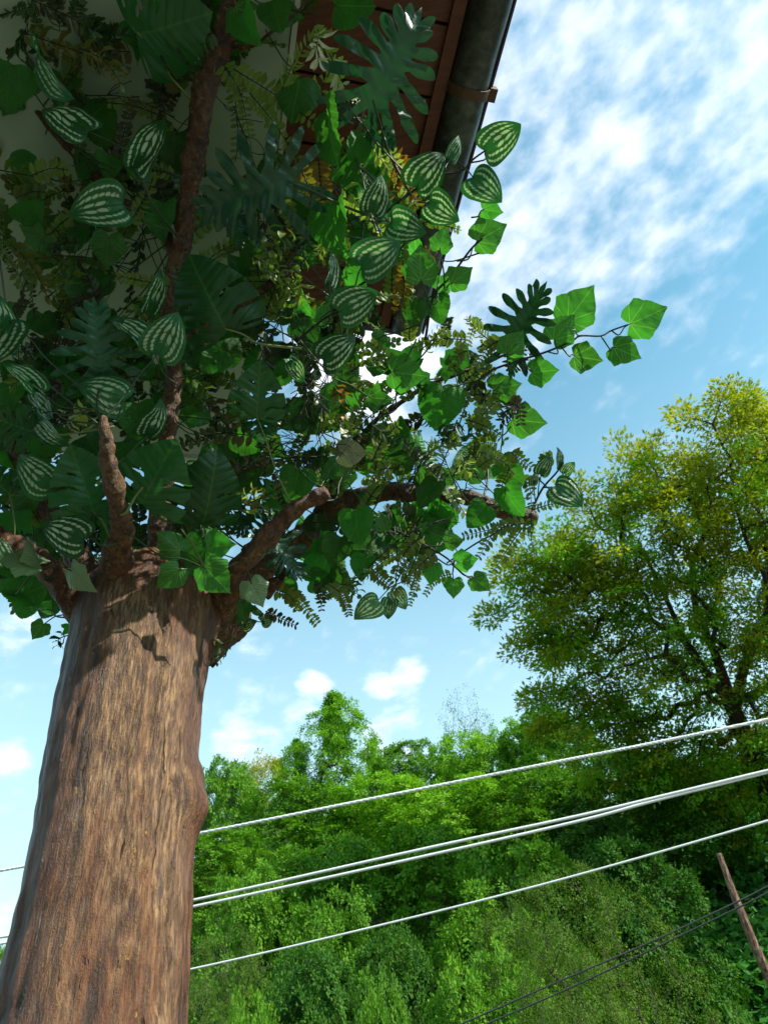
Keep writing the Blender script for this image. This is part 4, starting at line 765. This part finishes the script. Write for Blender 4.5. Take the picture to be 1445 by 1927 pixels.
def grow(cen, base_path, r_tip, rmax, crook=.06, seed=0, sides=5):
    """connect every clump to the nearest part of the growing skeleton; radii from the number of tips carried"""
    g = random.Random(seed); nodes = [np.array(p, float) for p in base_path]; par = [i - 1 for i in range(len(nodes))]
    f = nodes[-1]; order = np.argsort(np.linalg.norm(cen - f, axis=1)); tips = []
    A = np.zeros((len(cen) * 5 + len(nodes) + 10, 3)); m = len(nodes); A[:m] = nodes; off = max(0, m - 3); dist0 = np.zeros(len(A)); 
    for i in range(1, m): dist0[i] = dist0[i - 1] + np.linalg.norm(A[i] - A[i - 1])
    for ci in order:
        c = cen[ci]; dd = np.linalg.norm(A[off:m] - c, axis=1) + .18 * dist0[off:m]; j = int(np.argmin(dd)) + off; L = np.linalg.norm(c - A[j]); prev = j; st = A[j].copy()
        k = max(1, min(4, int(L / .5) + 1))
        for q in range(1, k + 1):
            p = st + (c - st) * q / k
            if q < k: p = p + np.array([g.gauss(0, crook), g.gauss(0, crook), g.gauss(0, crook) + L * .05]) * min(1, L)
            A[m] = p; par.append(prev); dist0[m] = dist0[prev] + np.linalg.norm(A[m] - A[prev]); prev = m; m += 1
        tips.append(prev)
    cnt = np.zeros(m); 
    for tnode in tips: cnt[tnode] += 1
    for i in range(m - 1, 0, -1): cnt[par[i]] += cnt[i]
    rad = np.minimum(rmax, r_tip * np.maximum(1, cnt) ** .5); V, F = [], []
    kids = [0] * m
    for i in range(m - 1, 0, -1):
        a, b = Vector(A[par[i]]), Vector(A[i]); ra, rb = rad[par[i]], rad[i]
        if cnt[i] < cnt[par[i]] * .6: ra = min(ra, rb * 1.35)
        if (b - a).length > 1e-4: tube([a, b], [ra, rb], sides if rb > r_tip * 4 else 3, False, V, F)
    return V, F
def lumpy(g, n, shell=.55, prof=None, lumps=9):
    """clump centres in a unit crown (z 0..1, radius about .5) made of overlapping lobes"""
    L = []
    for _ in range(lumps):
        z = g.uniform(.12, .93); a = g.uniform(0, 6.28); pr = prof(z); L.append((math.cos(a) * pr * .72, math.sin(a) * pr * .72, z, pr * g.uniform(.30, .52) + .03))
    if prof is spire: L += [(g.normal() * .012, g.normal() * .012, z, .085 * (1.04 - z) ** .6 + .012) for z in np.linspace(.5, .985, 16)]
    else: L.append((0, 0, .88, prof(.85) * .8 + .02))
    P, Nn, O = [], [], []
    while len(P) < n:
        l = L[g.integers(len(L))]; d = g.normal(size=3); d /= np.linalg.norm(d); rr = l[3] * (shell + (1 - shell) * g.random()) * (1 + .25 * g.normal() * .5)
        p = np.array(l[:3]) + d * rr * np.array([1, 1, .8])
        if p[2] < 0 or p[2] > 1.03: continue
        if any(np.linalg.norm(p - np.array(m_[:3])) < m_[3] * .62 for m_ in L): continue
        P.append(p); O.append(d); nn = d * .75 + np.array([0, 0, .7]) + g.normal(size=3) * .15; Nn.append(nn / np.linalg.norm(nn))
    return np.array(P), np.array(Nn), np.array(O)
CROWN = {}
def crown(key, prof, n, per, R, L, mat, H, lumps=12, seed=1, fr=.25, W=.5, shell=.5, plane=.45, rt=.006, droop=.3, aspect=1.0):
    g = np.random.default_rng(seed); P, Nn, O = lumpy(g, n, shell, prof, lumps); P = P * np.array([H * aspect, H * aspect, H])
    V, F, var = leaves_np(P, Nn, O, per, R, L, seed=seed, W=W, plane=plane, droop=droop)
    CROWN[key] = mesh_np('crown_' + key, V, F, MT[mat], smooth=False, attrs={'var': var})
    bv, bf = grow(P[::2], [(0, 0, -H * .12), (0, 0, H * fr * .5), (.02 * H, 0, H * fr)], rt, .16, seed=seed)
    CROWN[key + '_t'] = mesh_np('trunk_' + key, [tuple(v) for v in bv], bf, MT['tbark'])
rnd_ = lambda z: .50 * math.sin(math.pi * min(1, max(.03, z * .88 + .13))) ** .6
spire = lambda z: .26 * (1 - z) ** .65 * min(1, z * 5 + .4) + .025
bush = lambda z: .62 * math.sqrt(max(.02, 1 - z ** 2))
crown('round', rnd_, 900, 52, .34, .16, 'tl_green', 8, 34, 1, shell=.75, W=.75, plane=.32)
crown('bright', rnd_, 850, 52, .34, .16, 'tl_bright', 8, 30, 2, shell=.75, W=.75, plane=.32)
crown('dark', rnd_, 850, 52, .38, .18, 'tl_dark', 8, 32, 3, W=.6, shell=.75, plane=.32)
crown('spire', spire, 620, 60, .34, .12, 'tl_bright', 11, 46, 4, shell=.6, aspect=1.1, W=.7, plane=.35)
crown('yellow', rnd_, 600, 60, .38, .13, 'tl_yellow', 8, 26, 5, shell=.7, W=.6)
crown('sparse', rnd_, 170, 26, .45, .10, 'tl_olive', 7, 10, 6, shell=.1, rt=.008)
crown('bush', bush, 900, 60, .24, .10, 'tl_green', 5, 34, 7, shell=.75, W=.75, plane=.32)
crown('fine', bush, 1000, 85, .22, .05, 'tl_olive', 5, 34, 8, W=.55, shell=.7, plane=.4)
crown('brightbush', bush, 850, 60, .24, .10, 'tl_green', 5, 30, 9, shell=.75, W=.75, plane=.32)
HH = dict(round=8, bright=8, dark=8, spire=11, yellow=8, sparse=7, bush=5, fine=5, brightbush=5)
def bg_tree(kind, px, ytop, hw, dist, label, name='tree', cat='tree', base=None, rot=0, grp='trees and bushes on the hillside'):
    """kind of crown, top pixel, half width in px, distance along the ground"""
    r = rayd(px, ytop); k = dist / math.hypot(r.x, r.y); top = EYE + r * k; gz = ground(top.x, top.y) - .1 if base is None else base
    H = top.z - gz; dep = (top - EYE).dot(FW); R = hw * dep / FPX; lean = min(.0, 0)
    fr = .10 if kind in ('bush', 'fine', 'brightbush') else .14
    t_ = thing(name, label, cat, (top.x, top.y, gz), grp)
    h0 = HH[kind]; sz = H * (1 - fr * .6) / h0; u = R / (.5 * h0 * .95) if kind != 'spire' else R / (.33 * h0)
    for nm, ky in (('crown', kind), ('trunk', kind + '_t')):
        o = bpy.data.objects.new(nm, CROWN[ky]); C.objects.link(o); o.parent = t_; o.location = (0, 0, H * fr * .6); o.scale = (u, u, sz); o.rotation_euler = (0, 0, rot)
    return t_
TR = [('round', 425, 1438, 75, 34, 'feathery light green tree just right of the sculpted trunk'), ('spire', 562, 1392, 60, 31, 'narrow tree on the left shoulder of the pointed tree'), ('yellow', 500, 1432, 80, 37, 'yellowish green tree on the skyline left of the pointed tree'), ('spire', 622, 1312, 120, 30, 'tall pointed tree with ragged columns rising highest on the wooded skyline'),
      ('spire', 698, 1392, 60, 32, 'small tree on the right shoulder of the pointed tree'), ('sparse', 866, 1298, 60, 31, 'thin half-bare tree standing out against the sky'), ('bright', 862, 1392, 90, 28, 'bright green round tree under the half-bare tree'), ('round', 765, 1408, 80, 29, 'mid green tree between the pointed tree and the bright round one'),
      ('bright', 950, 1368, 80, 27, 'bright yellow-green tree at the left edge of the big tree'), ('round', 1020, 1350, 90, 26, 'green tree half hidden behind the hanging branches of the big tree'), ('round', 560, 1490, 120, 24, 'broad green tree below the pointed tree above the top cable'), ('bright', 700, 1480, 130, 23, 'broad light green tree crossed by the top cable'),
      ('round', 420, 1580, 110, 21, 'green tree behind the knob of the sculpted trunk'), ('bright', 860, 1480, 130, 22, 'leafy bright tree above the double cable'), ('round', 1000, 1470, 130, 21, 'leafy green tree where the top cable meets the big tree'), ('dark', 1150, 1440, 150, 20, 'dark tree filling the shade under the big tree'),
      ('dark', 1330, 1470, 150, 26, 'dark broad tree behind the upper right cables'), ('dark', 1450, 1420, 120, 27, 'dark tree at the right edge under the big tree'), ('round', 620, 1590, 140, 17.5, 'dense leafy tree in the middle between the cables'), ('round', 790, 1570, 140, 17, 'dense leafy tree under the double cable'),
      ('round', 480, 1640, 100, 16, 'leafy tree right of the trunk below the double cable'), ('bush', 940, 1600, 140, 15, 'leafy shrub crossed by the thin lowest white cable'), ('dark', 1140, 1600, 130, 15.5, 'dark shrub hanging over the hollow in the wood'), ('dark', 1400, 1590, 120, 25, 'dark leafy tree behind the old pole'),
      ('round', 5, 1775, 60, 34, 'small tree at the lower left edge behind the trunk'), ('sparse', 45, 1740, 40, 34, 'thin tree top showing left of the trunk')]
for i, (kd, px, yt, hw, ds, lb) in enumerate(TR): bg_tree(kd, px, yt, hw, ds, lb, rot=i * 1.3)
BU = [('fine', 1060, 1650, 150, 11.5, 'large fine-leaved olive bush in the lower middle right'), ('brightbush', 900, 1800, 110, 10.5, 'bright green bush at the bottom right of the centre'), ('dark', 580, 1800, 110, 12, 'leafy bush at the bottom left of the centre'), ('fine', 430, 1760, 90, 13, 'brownish fine bush beside the foot of the sculpted trunk'),
      ('dark', 740, 1760, 90, 13.5, 'shaded bush at the bottom centre'), ('brightbush', 470, 1880, 60, 10, 'low bright bush at the bottom edge right of the trunk'), ('brightbush', 710, 1850, 60, 10, 'small bright bush at the bottom edge'), ('fine', 1040, 1800, 110, 9.5, 'low olive bush under the twin dark cables'), ('bush', 640, 1690, 110, 14.5, 'leafy bush crossed by the thin lowest white cable near the trunk'), ('fine', 950, 1720, 90, 12, 'olive bush beside the bright bush')]
for i, (kd, px, yt, hw, ds, lb) in enumerate(BU): bg_tree(kd, px, yt, hw, ds, lb, 'bush', 'bush', rot=i * 2.1)

# ------------------------------------------------------------------ the big spreading tree on the right
def big_tree():
    g = np.random.default_rng(21); D0 = 15.0
    blobs = [(1385, 775, 55, 1.5), (1440, 830, 80, 2), (1350, 860, 90, 2.5), (1260, 890, 80, 2), (1180, 940, 60, 1.5), (1420, 960, 120, 2.5), (1290, 990, 130, 2.5), (1150, 1020, 110, 2), (1050, 1040, 85, 1.6), (980, 1080, 55, 1.0), (1010, 1160, 70, 1.2), (1120, 1140, 120, 2), (1260, 1130, 140, 2.6), (1410, 1120, 130, 2.5), (1060, 1250, 80, 1.4), (1180, 1270, 120, 2), (1330, 1260, 120, 2), (1030, 1330, 50, .8), (1110, 1370, 110, 1.4), (1240, 1390, 120, 1.6), (1390, 1390, 110, 1.6), (1530, 900, 160, 3), (1540, 1150, 180, 3), (1520, 1350, 160, 3), (1450, 780, 50, 2), (1060, 1180, 90, 1.4), (1090, 1080, 90, 1.5), (1290, 1450, 120, 1.6), (1400, 1470, 110, 1.4), (1180, 1420, 90, 1.2)]
    P, O = [], []; dc = D0 * 1.15
    wts = np.array([b[2] ** 2 * (.7 + b[3] * .15) for b in blobs]); wts = wts / wts.sum()
    for _ in range(1250):
        b = blobs[g.choice(len(blobs), p=wts)]; d = g.normal(size=3); d /= np.linalg.norm(d); s = (.35 + .65 * g.random())
        dep = dc + d[2] * s * b[3] + (b[0] - 1250) * .001; q = pt(b[0] + d[0] * s * b[2], b[1] + d[1] * s * b[2], dep); P.append(tuple(q)); cc_ = pt(b[0], b[1], dc); o_ = np.array(tuple(q - cc_)); O.append(o_ / (np.linalg.norm(o_) + 1e-6))
    for (x0, y0, x1, y1, n) in ((1360, 760, 1345, 722, 5), (1290, 800, 1275, 762, 4), (1200, 870, 1160, 830, 5), (930, 1160, 900, 1165, 4), (985, 1200, 960, 1220, 4), (1010, 1300, 985, 1330, 5), (1100, 930, 1070, 905, 4), (1400, 760, 1395, 722, 4), (960, 1040, 925, 1090, 5), (1020, 1350, 1000, 1400, 4)):
        for i in range(n):
            q = pt(x0 + (x1 - x0) * i / n + g.normal() * 6, y0 + (y1 - y0) * i / n + g.normal() * 6, dc + g.normal() * .3); P.append(tuple(q)); O.append((0, 0, 1))
    P, O = np.array(P), np.array(O); Nn = O * .4 + np.array([0, 0, 1.0]) + g.normal(size=P.shape) * .2; Nn /= np.linalg.norm(Nn, axis=1)[:, None]
    hz = np.clip((P[:, 2] - 8) / 8, 0, 1); yel = g.random(len(P)) < .30 + .7 * hz
    bx, by = pt(1470, 1480, dc).x, pt(1470, 1480, dc).y; gz = ground(bx, by) - .2
    t_ = thing('spreading_tree', 'big spreading tree with airy yellow-green crown and dark limbs on the right', 'tree', (bx, by, gz))
    gcol = g.random(len(P))
    for nm, sel, mt in (('crown', yel, 'tl_yellow'), ('crown', ~yel, 'tl_bright')):
        V, F, var = leaves_np(P[sel], Nn[sel], O[sel], 100, .37, .115, W=.46, seed=5, plane=.42, droop=.35); yield_ = (V, F, var, mt)
        if mt == 'tl_yellow': A = yield_
        else: B = yield_
    V = np.concatenate([A[0], B[0]]); F = np.concatenate([A[1], B[1] + len(A[0])]); var = np.concatenate([A[2], B[2]]); mi = np.concatenate([np.zeros(len(A[1])), np.ones(len(B[1]))])
    obj('crown', mesh_np('crown', V, F, [MT['tl_yellow'], MT['tl_bright']], smooth=False, midx=mi, attrs={'var': var}), t_)
    def q(x, y, d=0): return tuple(pt(x, y, dc + d))
    V, F = [], []
    trunk = [(bx, by, gz)] + [q(1462, 1560, 0), q(1440, 1470, 0), q(1400, 1380), q(1372, 1320)]
    path = catmull(trunk, 30); tube(path, interp([.34, .26, .21, .18, .16], 30), 14, True, V, F)
    limbs_ = [[(1372, 1320, 0), (1330, 1270, .1), (1290, 1210, .2), (1230, 1170, .1), (1170, 1130, 0), (1110, 1100, -.2)], [(1380, 1330, 0), (1345, 1230, .3), (1310, 1150, .5), (1300, 1060, .5), (1280, 1000, .4)], [(1380, 1330, 0), (1405, 1240, -.2), (1440, 1160, -.3), (1440, 1090, -.4), (1405, 1020, -.4), (1385, 960, -.3)], [(1300, 1060, .5), (1330, 1000, .2), (1400, 930, .3), (1440, 850, .2)], [(1372, 1320, 0), (1430, 1300, .5), (1500, 1240, .8), (1560, 1150, 1)], [(1290, 1210, .2), (1240, 1100, .6), (1200, 1020, .9)]]
    nodes = [tuple(p) for p in path[-4:]]
    for lb in limbs_:
        pp = catmull([q(*a) for a in lb], 22); tube(pp, interp([.125, .10, .08, .06, .045, .03][:len(lb)] if lb[0][0] > 1350 else [.07, .055, .045, .035], 22), 9, True, V, F); nodes += [tuple(p) for p in pp[2:]]
    # twigs from the limbs to every clump
    A_ = np.zeros((len(nodes) + len(P) * 4, 3)); m = len(nodes); A_[:m] = nodes; fk = np.array(q(1372, 1320)); dd0 = np.zeros(len(A_)); dd0[:m] = np.linalg.norm(A_[:m] - fk, axis=1); par = {}; cnt = {}
    rr = random.Random(4); chains = []
    for ci in np.argsort(np.linalg.norm(P - fk, axis=1)):
        c = P[ci]; dd = np.linalg.norm(A_[:m] - c, axis=1) + .15 * dd0[:m]; j = int(np.argmin(dd)); L = np.linalg.norm(c - A_[j]); k = max(1, min(4, int(L / .45) + 1)); st = A_[j].copy(); prev = j
        for s in range(1, k + 1):
            p = st + (c - st) * s / k + (np.array([rr.gauss(0, .06), rr.gauss(0, .06), rr.gauss(0, .05)]) if s < k else 0); A_[m] = p; par[m] = prev; dd0[m] = dd0[prev] + L / k; prev = m; m += 1
        cnt[prev] = cnt.get(prev, 0) + 1
    for i in range(m - 1, len(nodes) - 1, -1): cnt[par[i]] = cnt.get(par[i], 0) + cnt.get(i, 0)
    for i in range(len(nodes), m):
        rb = .0065 * max(1, cnt.get(i, 1)) ** .55; ra = rb if par[i] < len(nodes) else .0065 * max(1, cnt[par[i]]) ** .55
        ra = min(ra, rb * 1.5); tube([Vector(A_[par[i]]), Vector(A_[i])], [min(.06, ra), min(.06, rb)], 5 if rb > .02 else 3, False, V, F)
    obj('trunk', mesh_np('trunk', [tuple(v) for v in V], F, MT['tbark']), t_)
big_tree()

# ------------------------------------------------------------------ vine leaves covering the slope at the lower right
def cover():
    g = np.random.default_rng(9); P = []
    while len(P) < 16000:
        a = g.uniform(.02, .75); r = g.uniform(12, 25); x, y = math.sin(a) * r, math.cos(a) * r; P.append((x, y, ground(x, y) + g.random() * .35 + .12 * math.sin(x * 2.2) * math.sin(y * 1.7)))
    P = np.array(P); Nn = np.tile(np.array([0, -.35, .94]), (len(P), 1)) + g.normal(size=P.shape) * .35; Nn /= np.linalg.norm(Nn, axis=1)[:, None]
    return leaves_np(P, Nn, Nn * .2, 5, .26, .17, seed=3, W=.95, plane=.35, droop=.4)
V, F, var = cover(); tag(obj('ground_cover', mesh_np('ground_cover', V, F, MT['vine'], smooth=False, attrs={'var': var})), 'low broad-leaved vines covering the slope around the old pole', 'ground cover', kind='stuff')

# ------------------------------------------------------------------ old leaning pole, cables
mm, t = newmat('weathered_wood'); o = t.coord('Object'); n_ = t.noise(t.v('MULTIPLY', o, (1, 1, .06)), 60, 6, .7)
pbr(t, t.ramp(n_, [(.38, (.05, .024, .016)), (.5, (.17, .085, .05)), (.64, (.36, .26, .19))]), .8, .25, t.bump(n_, .8, .01)); MT['wood'] = mm
pp = [pt(1352, 1606, 9.0), pt(1375, 1670, 8.8), pt(1400, 1732, 8.6), pt(1430, 1805, 8.4), pt(1475, 1900, 8.2)]
d_ = (pp[-1] - pp[-2]); 
while pp[-1].z > ground(pp[-1].x, pp[-1].y) - .2 and len(pp) < 16: pp.append(pp[-1] + d_)
def pdisp(p, d, r, u): return r * (1 + .10 * noise.noise((p + d * r) * 14) + .08 * noise.noise(Vector((d.x * 3, d.y * 3, p.z * 1.2))) - (.25 * max(0, noise.noise(d * 2.2)) if u < .03 else 0))
path = catmull(pp, 160); rd = interp([.030, .038, .043, .048, .053] + [.058] * (len(pp) - 5), 160)
path[0] = path[0] + Vector((.0, 0, .0)); V, F = tube(path, rd, 20, True, disp=pdisp)
pole = thing('wooden_pole', 'old reddish wooden pole leaning at the lower right, its top broken off', 'pole', tuple(path[-1]))
obj('pole', mesh_np('pole', V, F, MT['wood']), pole)
V, F = [], []; bp = path[18]; tube([bp + Vector((-.05, -.05, .02)), bp + Vector((.06, .03, 0))], [.008] * 2, 6, True, V, F); obj('bolt', mesh_np('bolt', V, F, MT['iron']), pole)
MT['cable'] = plain('white_cable', (.86, .85, .82), .5, .4, 30, .08, .1); MT['cabledark'] = plain('black_cable', (.05, .05, .05), .5, .4, 30, .2, .1)
def cable(pxs, d0, d1, r, mat, label, twist=0, name='cable', grp=None):
    n = len(pxs); pts = [pt(x, y, d0 + (d1 - d0) * (x - pxs[0][0]) / (pxs[-1][0] - pxs[0][0])) for x, y in pxs]
    e0 = (pts[0] - pts[1]).normalized(); e1 = (pts[-1] - pts[-2]).normalized(); pts = [pts[0] + e0 * 6] + pts + [pts[-1] + e1 * 6]; N = 700 if twist else 160
    path = catmull(pts, N); V, F = [], []
    if twist:
        q1, q2 = [], []
        for i, p in enumerate(path):
            t_ = (path[min(i + 1, N)] - path[max(0, i - 1)]).normalized(); x = t_.cross(UZ).normalized(); y = t_.cross(x); a = i * 6.28 / twist; o_ = x * math.cos(a) + y * math.sin(a); q1.append(p + o_ * r * .2); q2.append(p - o_ * r * .2)
        tube(q1, [r * .8] * (N + 1), 7, True, V, F); tube(q2, [r * .8] * (N + 1), 7, True, V, F)
    else: tube(path, [r] * (N + 1), 8, True, V, F)
    o = obj(name, mesh_np(name, V, F, MT[mat])); tag(o, label, 'cable', grp)
G_ = 'white cables crossing the view'; 
cable([(-120, 1661), (75, 1625), (385, 1566), (700, 1503), (1000, 1443), (1230, 1398), (1560, 1330)], 5.6, 4.6, .0105, 'cable', 'uppermost white twisted cable in front of the wood', 7, grp=G_)
cable([(-120, 1785), (40, 1757), (355, 1696), (800, 1597), (1085, 1536), (1250, 1497), (1560, 1422)], 5.6, 4.6, .0095, 'cable', 'upper cable of the close white pair', grp=G_)
cable([(-120, 1797), (40, 1769), (355, 1708), (800, 1611), (1085, 1546), (1250, 1502), (1560, 1424)], 5.7, 4.7, .0095, 'cable', 'lower cable of the close white pair', grp=G_)
cable([(-120, 1915), (0, 1895), (350, 1826), (650, 1757), (950, 1683), (1200, 1615), (1445, 1544), (1560, 1510)], 6.2, 5.2, .0078, 'cable', 'lowest thin white cable alone below the pair', grp=G_)
cable([(700, 2000), (900, 1913), (1060, 1843), (1221, 1774), (1380, 1700), (1445, 1667), (1560, 1605)], 7.6, 7.2, .0085, 'cabledark', 'upper of the two dark cables passing the old pole', grp='dark cables passing the old pole')
cable([(720, 2010), (915, 1927), (1070, 1860), (1221, 1789), (1380, 1712), (1445, 1679), (1560, 1617)], 7.7, 7.3, .0085, 'cabledark', 'lower of the two dark cables passing the old pole', grp='dark cables passing the old pole')
